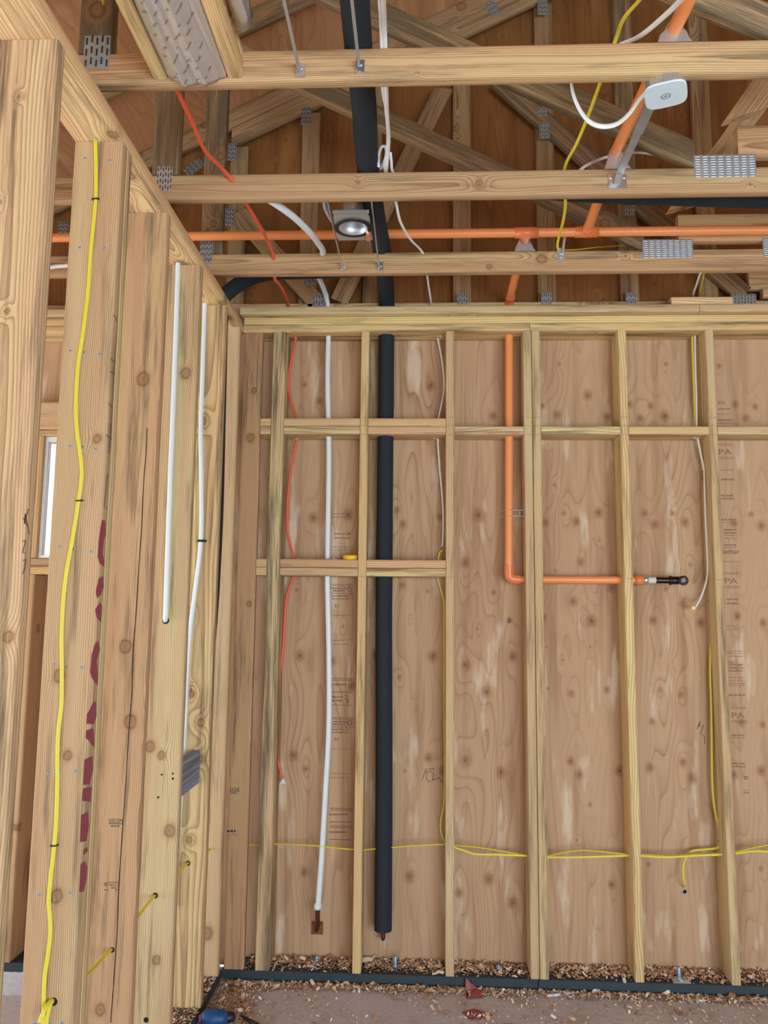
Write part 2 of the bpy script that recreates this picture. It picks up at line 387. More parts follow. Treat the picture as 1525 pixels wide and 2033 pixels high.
# text ------------------------------------------------------------------------------------
def text_mesh(body, size, bold=0.0, spacing=1.0):
    c = bpy.data.curves.new('t', 'FONT'); c.body = body; c.size = size; c.align_x = 'CENTER'; c.align_y = 'CENTER'; c.offset = bold; c.space_character = spacing
    c.resolution_u = 3
    o = bpy.data.objects.new('t', c); me = bpy.data.meshes.new_from_object(o); bpy.data.objects.remove(o); bpy.data.curves.remove(c)
    return me
def add_text(mb, body, size, c, right, up, sx=1.0, mi=0, bold=0.0, fn=None, spacing=1.0):
    me = text_mesh(body, size, bold, spacing); c, right, up = Vector(c), Vector(right), Vector(up)
    vs = [c+right*v.co.x*sx+up*v.co.y for v in me.vertices]
    if fn: vs = [fn(v) for v in vs]
    mb.add(vs, [tuple(p.vertices) for p in me.polygons], mi); bpy.data.meshes.remove(me)

# ------------------------------------------------------------------ the setting
ZT = 2.900            # underside of the lower top plates
S = 0.4064            # 16 in stud spacing; X = 0 is the middle of the second back-wall stud
XL = -0.593           # inner face of the left stud wall
YP = 0.140            # room face of the sheathing
TA, TB, TC = -1.70, -1.10, -0.49   # front faces of the three roof trusses
def roof_z(x): return 4.45+0.49*x

# plywood back wall: figured mesh with the knots that the photograph shows
KN = []
def kn(ox, oy, sc, lst, r=0.017):
    for a in lst:
        p = at(ox+a[0]/sc, oy+a[1]/sc, Y=YP); KN.append((p.x, p.z, (a[2] if len(a) > 2 else 1.0)*r))
kn(880, 1200, 2.364, [(470, 60), (693, 75, 1.3), (108, 285, 1.1), (325, 245, 1.3), (203, 410, 1.4), (600, 418, .9), (492, 395, .5), (768, 400, .8), (985, 75, 1.1), (1208, 85, 1.2), (1118, 425, .9), (1018, 405, .5), (980, 548, .8), (970, 765, 1.1), (1125, 740, 1), (1168, 815, 1.3), (598, 735, 1), (640, 800, 1.3), (828, 780, 1.2), (105, 730, 1.2), (272, 788, 1.3), (213, 1288, 1.3), (75, 1355), (325, 1400, 1.2), (790, 1315, 1), (627, 1105, .4), (1157, 1122, .4), (963, 1222, .6), (1380, 55), (1500, 85, .9), (1400, 555, .9), (1500, 565, .8), (1492, 780, 1.1), (1365, 800, 1.1), (1493, 1240, .6), (160, 115, .4), (560, 260, .4), (690, 200, .4), (690, 940, .5), (485, 200, .4), (1078, 270, .3), (270, 658, .3)])
kn(880, 640, 2.364, [(235, 440, 1.2), (465, 393, .8), (535, 435, 1.1), (770, 443, 1.1), (680, 342, 1.2), (1045, 195, .6), (873, 385), (973, 392, .8), (925, 450), (1040, 440, 1.3), (1295, 205, .7), (1370, 385, .9), (1465, 395, .8), (1420, 450), (165, 905, 1.7), (105, 1125, 1.2), (237, 1268, .7), (480, 940, 1.1), (565, 895, .6), (625, 935, 1.1), (730, 893, 1.3), (647, 1125), (610, 1310, 1.2), (700, 1405, 1.2), (525, 1165, .4), (733, 1023, .4), (945, 897, .8), (1075, 895, .7), (992, 950, 1.1), (1135, 938, 1.1), (1160, 1137, .6), (1128, 1318, 1.1), (1365, 943), (1445, 900, .7), (1493, 955, 1.1), (1380, 1378, 1), (545, 195, .5), (520, 760, .4), (490, 575, .3), (790, 1245, 1.2), (1045, 1250, .6)])
kn(480, 640, 3.389, [(420, 420, .8), (525, 530), (1273, 425, 1.2), (480, 1315, 1.3), (715, 1295, 1.5), (1085, 1360, 1), (1335, 1310, .9), (1045, 1260, .8), (1505, 1620, 1.2), (370, 1800, .5), (1080, 1770, .9), (1250, 1808, .5)])
kn(480, 1150, 3.389, [(390, 515, 1.3), (905, 505, 1.2), (1285, 520, 1.3), (345, 1185, 1.3), (430, 1275, .8), (1255, 1200, 1.1), (1100, 1290, .5), (1505, 575, 1.2), (1505, 1215, 1.1), (1060, 660, .7), (740, 720, 1.2), (610, 550, 1.1), (420, 1970, 1.1), (1130, 2000, 1.3), (1350, 1290, 1), (370, 70, .4), (680, 318, .4), (1175, 880, .4), (1135, 270, .3)])
def ply_sheet(name, x0, x1, z0, z1, y, mat, knots, res=0.010, seed=3, freq=(5.0, 0.42), amp=2.6, top=None, place=None, thick=0.012, holes=()):
    rs = np.random.RandomState(seed)
    nx, nz = int((x1-x0)/res)+1, int((z1-z0)/res)+1
    X, Z = np.meshgrid(np.linspace(x0, x1, nx), np.linspace(z0, z1, nz), indexing='ij')
    h = np.zeros_like(X)
    sheet = np.floor((X+0.0)/1.2192)
    for k_ in range(9):
        fx, fz = rs.uniform(0.35, 1.5)*freq[0], rs.uniform(0.3, 1.7)*freq[1]
        h += rs.uniform(0.5, 1.0)*np.sin(2*np.pi*(fx*X*0.5+fz*Z*rs.choice([-1, 1])*0.5)+rs.uniform(0, 6.3)+sheet*rs.uniform(1, 5))*(amp/3.0)
    h += X*17*(1+0.12*np.sin(Z*0.9+2))
    h += 0.45*np.sin(X*55+3*np.sin(Z*1.7))+0.3*np.sin(X*23+Z*3.1)
    kd = np.full(X.shape, 9.0)
    for (kx, kz, kr) in knots:
        dx, dz = X-kx, Z-kz
        h += 1.5*np.exp(-((dx/(2.6*kr))**2+(dz/(6.0*kr))**2))
        kd = np.minimum(kd, np.hypot(dx, dz*0.82)/kr)
    if place is None: co = np.stack([X, np.full_like(X, y), Z], -1)
    else: co = place(X, Z)
    n = nx*nz; idx = np.arange(n).reshape(nx, nz)
    q = np.stack([idx[:-1, :-1], idx[1:, :-1], idx[1:, 1:], idx[:-1, 1:]], -1).reshape(-1, 4)
    cxm, czm = (X[:-1, :-1]+res/2).ravel(), (Z[:-1, :-1]+res/2).ravel()
    keep = np.ones(len(q), bool)
    if top is not None: keep &= czm < top(cxm)
    for (hx0, hx1, hz0, hz1) in holes: keep &= ~((cxm > hx0) & (cxm < hx1) & (czm > hz0) & (czm < hz1))
    q = q[keep]
    me = bpy.data.meshes.new(name); me.vertices.add(n); me.vertices.foreach_set('co', co.astype(np.float32).ravel())
    me.loops.add(len(q)*4); me.loops.foreach_set('vertex_index', q.ravel().astype(np.int32))
    me.polygons.add(len(q)); me.polygons.foreach_set('loop_start', (np.arange(len(q))*4).astype(np.int32)); me.polygons.foreach_set('loop_total', np.full(len(q), 4, np.int32))
    for nm, arr in (('phase', h+60), ('knot', kd)):
        a_ = me.attributes.new(nm, 'FLOAT', 'POINT'); a_.data.foreach_set('value', arr.astype(np.float32).ravel())
    a_ = me.attributes.new('grain', 'FLOAT_VECTOR', 'POINT'); a_.data.foreach_set('vector', np.stack([X+sheet*3.7, np.zeros_like(X)+seed, Z], -1).astype(np.float32).ravel())
    me.update(); me.validate()
    o = link(name, me, mat)
    sd = o.modifiers.new('thickness', 'SOLIDIFY'); sd.thickness = thick; sd.offset = 0.0 if place is not None else -1.0
    return tag(o, kind='structure')
for _ in range(26):   # knots in the part of the sheathing behind the left room
    KN.append((random.uniform(-4, -0.8), random.uniform(0, 2.9), random.uniform(0.008, 0.02)))
WX0, WX1, WZ0, WZ1 = -1.541, -0.80, 1.80, 2.385        # window opening in the back wall beyond the left stud wall
wall_back = ply_sheet('wall_back', -4.2, 4.6, -0.04, 3.0, YP, M_PLY, KN, holes=[(WX0-.036, WX1, WZ0, WZ1)])
GK = [(random.uniform(-1.5, 2.4), random.uniform(3.0, 5.4), random.uniform(0.006, 0.016)) for _ in range(40)]
for px, py in [(488, 208), (650, 268), (568, 278), (612, 260), (998, 72), (1353, 230), (1205, 130), (517, 440), (500, 585)]:
    p = at(px, py, Y=YP); GK.append((p.x, p.z, 0.014))
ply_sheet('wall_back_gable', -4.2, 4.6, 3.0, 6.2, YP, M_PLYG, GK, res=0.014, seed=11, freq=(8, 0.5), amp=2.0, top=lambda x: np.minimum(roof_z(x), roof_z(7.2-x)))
RK = [(random.uniform(-4, 3), random.uniform(-2.4, 0.3), random.uniform(0.008, 0.02)) for _ in range(60)]
for px, py in [(375-0, 30), (256, 210), (283, 266), (262, 107), (152, 155)]:
    for Yr in (-0.9,):
        pass
def roof_place(X, Z): return np.stack([X, Z, roof_z(X)+0.006], -1)
ply_sheet('ceiling', -4.6, 3.6, -6.8, 0.2, 0, M_PLYR, RK, res=0.02, seed=21, freq=(3, 0.8), amp=2.2, place=roof_place)
def roof_place2(X, Z): return np.stack([X, Z, roof_z(7.2-X)+0.006], -1)
ply_sheet('ceiling_right', 3.6, 5.2, -6.8, 0.2, 0, M_PLYR, [], res=0.06, seed=22, place=roof_place2)
def right_place(X, Z): return np.stack([np.full_like(X, 4.6), X, Z], -1)
ply_sheet('wall_right', -6.8, 0.14, -0.05, 5.9, 0, M_PLY, [], res=0.06, seed=31, place=right_place)

# added unseen wall behind the camera, keeps daylight out of the attic
fw_ = MB(); fw_.box(-4.6, 4.6, -6.84, -6.72, 2.45, 6.0)
tag(fw_.build('wall_front_added', M_PLYR), kind='structure')

# floor slab: room slab, lower slab of the left room and the concrete curb under its back wall
f = MB(); FZ = -0.050
f.box(-0.74, 4.6, -6.8, 0.14, -0.25, FZ)
f.box(-4.6, -0.74, -6.8, 0.0, -0.25, -0.135)
f.box(-4.6, -0.74, 0.0, 0.14, -0.25, -0.0385)
tag(f.build('floor', M_CONC), kind='structure')

# window of the left room, with the daylight outside
wn = MB(); wy0, wy1 = 0.012, 0.036; t_ = 0.013
wn.box(WX0+.0005, WX0+t_, wy0, wy1, WZ0, WZ1); wn.box(WX1-t_, WX1, wy0, wy1, WZ0, WZ1)
wn.box(WX0+t_+.0002, WX1-t_-.0002, wy0, wy1, WZ1-t_-.012, WZ1); wn.box(WX0+t_+.0002, WX1-t_-.0002, wy0, wy1, WZ0, WZ0+t_)
win = tag(wn.build('window_1', M_VINYL), kind='structure')
g = MB(); g.box(WX0+t_, WX1-t_, 0.022, 0.026, WZ0+t_, WZ1-t_-.012); g.build('window_pane', M_GLASS, win)

# ------------------------------------------------------------------ back wall framing
def bstud(k, label, y1=0.139, **kw):
    return lumber('wall_stud', k*S-.019, k*S+.019, 0.0, y1, 0.0, ZT, label, 'stud', **kw)
bstud(0, 'pale narrow wall stud between the white tube and the black foam pipe', tint='yellow', weather=.1, seed=101, knots=[(.50, .0, .013), (.58, .1, .012), (.07, 0.1, .018), (.2, -.2, .006)])
bstud(1, 'tan wall stud with a dark ringed knot, just right of the black foam pipe', tint='tan', weather=.12, seed=102, knots=[(.385, .1, .018)])
def on_back(px, py): return at(px, py, Y=0.0)
bstud(2, 'pale greenish wall stud, right one of the touching pair by the orange pipe', tint='green', weather=.14, seed=104, knots=[(.105, .2, .016)])
lumber('wall_stud', 2*S-.0405-.019, 2*S-.0405+.019, 0.0, 0.139, 0.0, ZT, 'brown grained wall stud, left one of the touching pair by the orange pipe', 'stud', tint='tan', weather=.1, seed=105, ring=.006, flat=True, knots=[(.70, 0.3, .016), (.52, 0, .008)])
bstud(3, 'wall stud that the orange pipe enters beside the steel nipple', tint='yellow', weather=.12, seed=106, knots=[(.6, .2, .006)])
bstud(4, 'pale greenish wall stud at the far right, with cables running down its left side', tint='green', weather=.14, seed=107, knots=[(.765, .3, .018)])
lumber('wall_stud', -.4455, -.3835, 0.0, 0.139, 0.0, ZT, 'weathered grey-streaked wall stud left of the red cable', 'stud', tint='tan', weather=.62, seed=108, knots=[(.77, -.1, .013), (.3, .3, .008)])
lumber('wall_stud', -.585, -.4975, 0.004, 0.042, 0.0, ZT, 'reddish flat wall stud in the corner against the left stud wall', 'stud', tint=(.86, .70, .60), weather=.12, seed=109, flat=False, knots=[(.9, .1, .014), (.82, 0, .02), (.55, .2, .012)])
# studs of the back wall beyond the left stud wall
lumber('wall_stud', -1.600, -1.545, 0.0, 0.139, 0.0, 1.72, 'short brown stud under the window, seen past the nearest left stud', 'stud', tint='red', weather=.1, seed=110)
lumber('wall_stud', -1.42, -1.382, 0.0, 0.139, 2.56, ZT, 'short mauve cripple stud above the window header', 'stud', tint='red', weather=.1, seed=111)
lumber('window_header', -1.75, -.74, 0.001, 0.138, 2.418, 2.556, 'pinkish solid header beam above the window', 'header', along='X', tint='pink', weather=0, seed=112)
lumber('window_jamb', -1.578, -1.542, -.004, 0.034, 1.80, 2.386, 'pale jamb board on the left side of the window', 'jamb', tint='yellow', weather=0, seed=113)
lumber('window_jamb', -1.578, -.75, -.002, 0.034, 2.387, 2.416, 'pale head board across the top of the window', 'jamb', along='X', tint='yellow', weather=0, seed=114)
lumber('window_sill_board', -1.60, -.75, -.002, 0.139, 1.722, 1.760, 'pale lower sill board under the window', 'sill', along='X', tint='yellow', weather=0, seed=115)
lumber('window_sill_board', -1.598, -.75, 0.012, 0.139, 1.761, 1.799, 'grey upper sill board directly below the window frame', 'sill', along='X', tint='grey', weather=.1, seed=116)

# top plates
def joint(px, py): return at(px, py, Y=0).x
xj = joint(1052, 645); xn = at(1389, 612, Y=-.035).x
lumber('top_plate', XL+.0, xj-.001, 0.0, 0.139, ZT+.0005, ZT+.0375, 'lower top plate of the back wall, left of its butt joint', 'plate', along='X', tint='yellow', weather=.3, seed=120)
lumber('top_plate', xj+.001, 3.4, 0.0, 0.139, ZT+.0005, ZT+.0375, 'lower top plate of the back wall, right of its butt joint', 'plate', along='X', tint='yellow', weather=.35, seed=121)
lumber('top_plate', XL+.003, 3.4, 0.0, 0.139, ZT+.0385, ZT+.0755, 'clean yellow middle top plate running the whole back wall', 'plate', along='X', tint=(1.12, 1.06, .78), weather=.04, seed=122, knots=[(.515, .3, .007)], ring=.009)
lumber('ceiling_nailer', XL-.01, xn-.001, -.036, 0.050, ZT+.0765, ZT+.1135, 'tan nailer board on top of the back wall, left of its joint', 'nailer', along='X', tint='tan', weather=.05, seed=123)
lumber('ceiling_nailer', xn+.001, 3.4, -.036, 0.050, ZT+.0765, ZT+.1135, 'short end of nailer board on top of the back wall, right of its joint', 'nailer', along='X', tint='tan', weather=.1, seed=124)
p, q_ = at(1333, 601, Y=-.03), at(1455, 601, Y=-.03)
lumber('scrap_block', p.x, q_.x, -.033, 0.050, ZT+.114, ZT+.150, 'white wood offcut lying on top of the nailer at right', 'block', along='X', tint=(1.12, 1.06, .98), weather=0, seed=125)
lumber('top_plate', -2.8, -.745, 0.0, 0.139, ZT+.0005, ZT+.0375, 'lower top plate over the window in the left room', 'plate', along='X', tint='yellow', weather=.1, seed=126)
lumber('top_plate', -2.8, -.745, 0.0, 0.139, ZT+.0385, ZT+.0755, 'upper top plate over the window in the left room', 'plate', along='X', tint='yellow', weather=.1, seed=127)
lumber('ceiling_nailer', -2.7, -.66, -.03, 0.050, ZT+.0765, ZT+.1135, 'brown nailer board on top of the wall in the left room', 'nailer', along='X', tint='tan', weather=.1, seed=128)
# sill plates
m_sill = M_SILL
def sill(x0, x1, y0, y1, label, along='X'):
    b = MB(((x0+x1)/2, (y0+y1)/2, -.038)); b.box(x0, x1, y0, y1, -.038, -.0008)
    o = b.build('sill_plate', m_sill); bv = o.modifiers.new('b', 'BEVEL'); bv.width = .003; return tag(o, label, 'sill')
xs = joint(1069, 1945)
sill(XL-.001, xs-.001, 0.0, .1395, 'dark treated sill plate under the left half of the back wall')
sill(xs+.001, 3.4, 0.0, .1395, 'dark treated sill plate under the right half of the back wall')
sill(XL-.14, XL, -3.3, -.0015, 'dark treated sill plate under the left stud wall')
sill(-4.2, XL-.142, 0.0, .1395, 'dark treated sill plate on the concrete curb below the window')

# blocking between the studs
def blk(x0, x1, z0, z1, label, **kw):
    return lumber('blocking', x0+.001, x1-.001, 0.001, .138, z0, z1, label, 'blocking', along='X', **kw)
e0, e1, s0, s1 = -.3835, -.019, .019, S-.019
G = 'upper'
blk(-.4965, -.4455, 2.4365, 2.474, 'upper stub of the block pair in the high gap left of the weathered stud', tint='yellow', weather=0)
blk(-.4965, -.4455, 2.3975, 2.435, 'lower stub of the block pair in the high gap left of the weathered stud', tint='pink', weather=0)
blk(e0, e1, 2.4365, 2.474, 'brown upper block of the high pair behind the white tube', tint='pink', weather=.1)
blk(e0, e1, 2.3975, 2.435, 'pale lower block of the high pair with a pink stained end', tint='green', weather=.05, ring=.01)
blk(s0, s1, 2.4365, 2.474, 'yellow upper block of the high pair at the black foam pipe', tint='yellow', weather=0)
blk(s0, s1, 2.3975, 2.435, 'brown lower block of the high pair at the black foam pipe', tint='pink', weather=.15)
blk(S+.019, 2*S-.0595, 2.3975, 2.435, 'pale block crossing behind the upright orange pipe', tint='pale', weather=.05)
blk(2*S+.019, 3*S-.019, 2.3975, 2.435, 'pale grey-edged block in the bay over the level orange pipe', tint='green', weather=.25)
blk(3*S+.019, 4*S-.019, 2.3975, 2.435, 'yellow block drilled for the white and yellow cables', tint='yellow', weather=0)
blk(4*S+.019, 5*S-.019, 2.3975, 2.435, 'pale block at the right edge of the picture', tint='pale', weather=.05)
blk(-.4965, -.4455, 1.7655, 1.803, 'upper stub of the block pair in the low gap left of the weathered stud', tint='pink', weather=0)
blk(-.4965, -.4455, 1.7265, 1.764, 'lower stub of the block pair in the low gap left of the weathered stud', tint='yellow', weather=0)
blk(e0, e1, 1.7655, 1.803, 'brown upper block of the low pair, under the yellow tape roll', tint='pink', weather=.1)
blk(e0, e1, 1.7265, 1.764, 'pale waney lower block of the low pair below the tape roll', tint='pale', weather=.3)
blk(s0, s1, 1.7655, 1.803, 'brown upper block of the low pair at the black foam pipe', tint='pink', weather=.05)
blk(s0, s1, 1.7265, 1.764, 'pale split lower block of the low pair at the black foam pipe', tint='yellow', weather=.25, knots=[(.22, 0, .022)])

# ------------------------------------------------------------------ left stud wall
LY = [-1.965+i*S for i in range(5)]
LLAB = ['nearest stud of the left wall, cut by the left edge of the photo', 'left wall stud with the yellow cable down its face and maroon paint marks', 'reddish cracked stud of the left wall beside the paint-marked one',
        'left wall stud with the white tube ending in its face', 'left wall stud with a white tube held by a black clip']
LT = [('tan', .22), ((.88, .80, .73), .12), ((.84, .70, .62), .14), ('tan', .08), ((1.0, .92, .76), .15)]
LKN = [[(.52, .35, .012), (.95, -.1, .005), (.86, -.3, .005), (.77, -.05, .006)], [(.29, .05, .016), (.15, .1, .01), (.48, -.15, .016), (.41, .1, .012), (.12, -.25, .012), (.70, .32, .012)], [(.5, .0, .02), (.42, .2, .02), (.8, .1, .022), (.13, -.15, .016)],
       [(.37, -.3, .018), (.36, .0, .014), (.27, .3, .02), (.12, .1, .014), (.85, .2, .02)], [(.38, .2, .016), (.82, -.1, .018), (.53, -.2, .01), (.42, -.1, .012), (.33, .2, .014), (.22, 0, .013)]]
LST = []
for i, yy in enumerate(LY):
    o = lumber('wall_stud', XL-.140, XL, yy, yy+.038, 0.0, ZT, LLAB[i], 'stud', tint=LT[i][0], weather=LT[i][1], seed=[200, 252, 202, 203, 204][i], knots=LKN[i], res=.009, flat=[True, False, False, False, True][i])
    LST.append(o)
lumber('wall_stud', XL-.1405, XL-.001, LY[1]+.0385, LY[1]+.0765, 0.0, ZT, 'second ply nailed behind the paint-marked left stud, seen as a pale strip', 'stud', tint='green', weather=.1, seed=253, knots=[])
lumber('wall_stud', XL-.140, XL, -.070, -.032, 0.0, ZT, 'last stud of the left wall, nearest the corner', 'stud', tint='tan', weather=.12, seed=206)
lumber('top_plate', XL-.140, XL+.003, -3.6, -.0015, ZT+.0005, ZT+.0385, 'long lower top plate over the left stud wall, lit from below', 'plate', along='Y', tint=(1.08, 1.0, .86), weather=.16, seed=207, res=.012)
lumber('top_plate', XL-.140, XL-.028, -3.6, .139, ZT+.039, ZT+.0755, 'upper top plate over the left stud wall, set back', 'plate', along='Y', tint='tan', weather=.2, seed=208, res=.012)
lumber('blocking', -.671, -.632, -.708+.001, -.340, .860, .992, 'block tinted skylight blue between two left wall studs behind the white tube', 'blocking', along='Y', tint=(.38, .64, 1.40), weather=.0, seed=209)  # blue sky light falling on this block is put into its tint

def poly_on(pts, **pl): return [at(x, y, **pl) for x, y in pts]
# things drawn or driven into the second left stud
st = LST[1]; base = st.location
def child_mb(o): return MB(o.matrix_world.translation if o.parent else o.location)
b = child_mb(st); Yf = LY[1]-.0012
marks = [[(203, 1032), (209, 1034), (210, 1060), (206, 1075), (204, 1100), (207, 1112), (207, 1126), (198, 1118), (194, 1106), (196, 1075), (199, 1050)],
         [(205, 1143), (206, 1165), (201, 1180), (193, 1188), (190, 1175), (196, 1150)], [(200, 1196), (203, 1205), (201, 1236), (192, 1226), (189, 1210)],
         [(195, 1272), (199, 1290), (192, 1312), (195, 1340), (194, 1362), (182, 1345), (179, 1335), (182, 1300), (188, 1280)], [(191, 1392), (192, 1420), (187, 1438), (172, 1437), (173, 1418), (184, 1398)],
         [(186, 1446), (188, 1486), (176, 1470), (170, 1465), (171, 1450)], [(184, 1502), (185, 1528), (178, 1558), (165, 1558), (168, 1508)], [(182, 1562), (180, 1592), (163, 1590), (165, 1566)],
         [(175, 1613), (177, 1640), (172, 1670), (159, 1672), (161, 1618)], [(175, 1682), (174, 1690), (166, 1698), (166, 1688)], [(170, 1711), (173, 1720), (172, 1745), (166, 1771), (157, 1771), (160, 1716)]]
for mk in marks:
    b = child_mb(st); P = poly_on(mk, Y=Yf); b.add(P, [tuple(range(len(P)))]); b.build('spray_paint', M_MAROON, st)
for row in [((158, 492), (185, 493), (207, 494)), ((140, 697), (168, 700), (198, 704)), ((139, 886), (165, 888), (190, 892)), ((118, 1086), (148, 1090), (181, 1095)), ((107, 1320), (133, 1325), (163, 1326)), ((97, 1536), (119, 1530), (150, 1531)), ((79, 1776), (107, 1787), (139, 1772)), ((70, 2030), (97, 2028), (124, 2030)), ((169, 315), (219, 319))]:
    for px, py in row:
        c = at(px, py, Y=LY[1]); m_ = child_mb(st); m_.lathe(c+Vector((0, -.0012, 0)), (0, 1, 0), [(0, .0001), (0, .0035), (.002, .004)], 10); m_.build('nail_head', M_BLUEBOLT, st)
m_ = child_mb(st)
for a_ in [[(225, 625), (230, 630), (233, 640)], [(221, 712), (225, 717), (230, 718)], [(219, 739), (224, 739), (229, 743)], [(216, 800), (220, 806), (224, 811)], [(211, 863), (221, 873)], [(220, 840), (219, 870), (216, 900)], [(214, 940), (207, 1005), (212, 1010)]]:
    m_ = child_mb(st); P = poly_on(a_, Y=Yf); m_.tube(P, .0009, 5); m_.build('pencil_mark', M_INK, st)
st0 = LST[0]; m_ = child_mb(st0)
for a_ in [[(57, 1010), (48, 1040), (50, 1020), (58, 1060), (55, 1045), (46, 1028)], [(45, 1075), (51, 1072), (48, 1085), (45, 1098), (50, 1098)], [(46, 1113), (52, 1110), (47, 1135), (45, 1140)]]:
    m_ = child_mb(st0); P = poly_on(a_, Y=LY[0]-.001); m_.tube(P, .0008, 5); m_.build('pencil_mark', M_INK, st0)

def stamp(o, name, spec, Y=None, X=None, mat=M_INK, flip=False, label=None):
    """printed lines: (text or None for a rule, centre pixel, height px, width px)"""
    mb = child_mb(o)
    for body, px, py, h, wpx in spec:
        c = at(px, py, Y=Y, X=X); r_ = at(px+1, py, Y=Y, X=X)-c; u_ = at(px, py-1, Y=Y, X=X)-c
        r_.y = 0; u_ = Vector((0, 0, u_.length)); r_ = Vector((r_.length, 0, 0))
        if flip: r_ = -r_; u_ = -u_
        if body is None: mb.add([c-r_*wpx/2-u_*h/2, c+r_*wpx/2-u_*h/2, c+r_*wpx/2+u_*h/2, c-r_*wpx/2+u_*h/2], [(0, 1, 2, 3)])
        else:
            me = text_mesh(body, 1.0); xs_ = [v.co.x for v in me.vertices]; ys_ = [v.co.y for v in me.vertices]
            kx = wpx/(max(xs_)-min(xs_)); kz = h/(max(ys_)-min(ys_)); xo, zo = (max(xs_)+min(xs_))/2, (max(ys_)+min(ys_))/2
            mb.add([c+r_*(v.co.x-xo)*kx+u_*(v.co.y-zo)*kz for v in me.vertices], [tuple(p_.vertices) for p_ in me.polygons]); bpy.data.meshes.remove(me)
    ob = mb.build(name, mat, o)
    if label: ob['label'] = label
    return ob
def hatch(px, py, wpx, n, h=2.0):
    """too small to read: a broken row of dashes"""
    out = []; x = px-wpx/2; step = wpx/n
    for i in range(n):
        ww = step*random.uniform(.45, .85); out.append((None, x+ww/2, py+random.uniform(-.3, .3), h, ww)); x += step
    return out
Y3 = LY[2]-.001
stamp(LST[2], 'grade_stamp', [('SOCOMI', 230.5, 1629.5, 8, 29), (None, 230.5, 1635.5, 1.2, 30)]+hatch(229, 1640, 17, 6, 2.6), Y=Y3)
stamp(LST[2], 'grade_stamp', [('NO. 1', 225.5, 1757, 5.5, 16)]+hatch(225, 1752, 20, 9, 1.6)+hatch(226, 1763, 11, 5, 2)+hatch(211, 1767, 9, 4, 1.2)+hatch(233, 1767, 10, 4, 1.2)+[('@', 210, 1755.5, 8, 8)], Y=Y3)
# the crack and screw holes
m_ = child_mb(LST[2]); P = poly_on([(292, 850), (290, 900), (285, 960), (281, 1050), (276, 1120), (270, 1220), (264, 1300), (262, 1370), (256, 1450), (250, 1550), (243, 1650), (236, 1760), (232, 1860), (222, 2000), (220, 2030)], Y=LY[2]-.0004)
m_.tube(smooth_path(P, 4), .0014, 5); m_.build('drying_crack', M_HOLE, LST[2])
for px, py, rr in [(321, 1538, .0035), (343, 1536, .0035), (343, 1546, .004), (314, 1583, .004), (290, 2025, .009)]:
    m_ = child_mb(LST[3]); m_.lathe(at(px, py, Y=LY[3]-.0008), (0, 1, 0), [(0, rr), (.001, rr)], 12, cap=True); m_.build('screw_hole', M_HOLE, LST[3])
def hole(o, px, py, r_, Yp):
    m2 = child_mb(o); m2.lathe(at(px, py, Y=Yp-.0008), (0, 1, 0), [(0, r_), (.0012, r_)], 16, cap=True); m2.build('drilled_hole', M_HOLE, o)
hole(LST[1], 106, 1989, .010, LY[1]); hole(LST[2], 222, 1886, .008, LY[2]); hole(LST[3], 308, 1778, .010, LY[3]); hole(LST[4], 373, 1714, .010, LY[4]); hole(LST[3], 329, 1232, .013, LY[3])
m_ = child_mb(LST[4])
for a_ in [[(380, 1352), (383, 1356)], [(376, 1364), (384, 1361)], [(377, 1367), (381, 1366), (377, 1374), (381, 1374)]]:
    m_.tube(poly_on(a_, Y=LY[4]-.001), .0012, 5)
m_.build('pencil_mark', M_INK, LST[4])
# stamps on the corner stud of the back wall
corner = [o for o in COL.objects if o.get('label', '').startswith('reddish flat wall stud')][0]
stamp(corner, 'grade_stamp', [('SOCOMI', 465.5, 1567, 6, 19), (None, 465.5, 1571, 1, 20)]+hatch(464, 1574.5, 11, 4, 2), Y=.003)
stamp(corner, 'grade_stamp', hatch(461, 1650, 21, 3, 4)+hatch(465, 1655, 8, 4, 1)+hatch(453, 1658, 7, 3, 1)+hatch(468, 1658, 7, 3, 1), Y=.003)

# carpenter's layout lines across the stud faces at the blocking heights
for o in [o for o in COL.objects if o.get('category') == 'stud' and abs(o.location.y-.0695) < .001 and o.location.z == 0 and o.location.x > -.1]:
    for zz in (2.4765, 2.438, 2.3945)+((1.7245,) if o.location.x < .5 or o.location.x > 1 else ()):
        m_ = MB(o.location); m_.box(o.location.x-.0155, o.location.x+.0155, -.0007, .0002, zz-.0006, zz+.0006); m_.build('pencil_line', M_INKM, o)

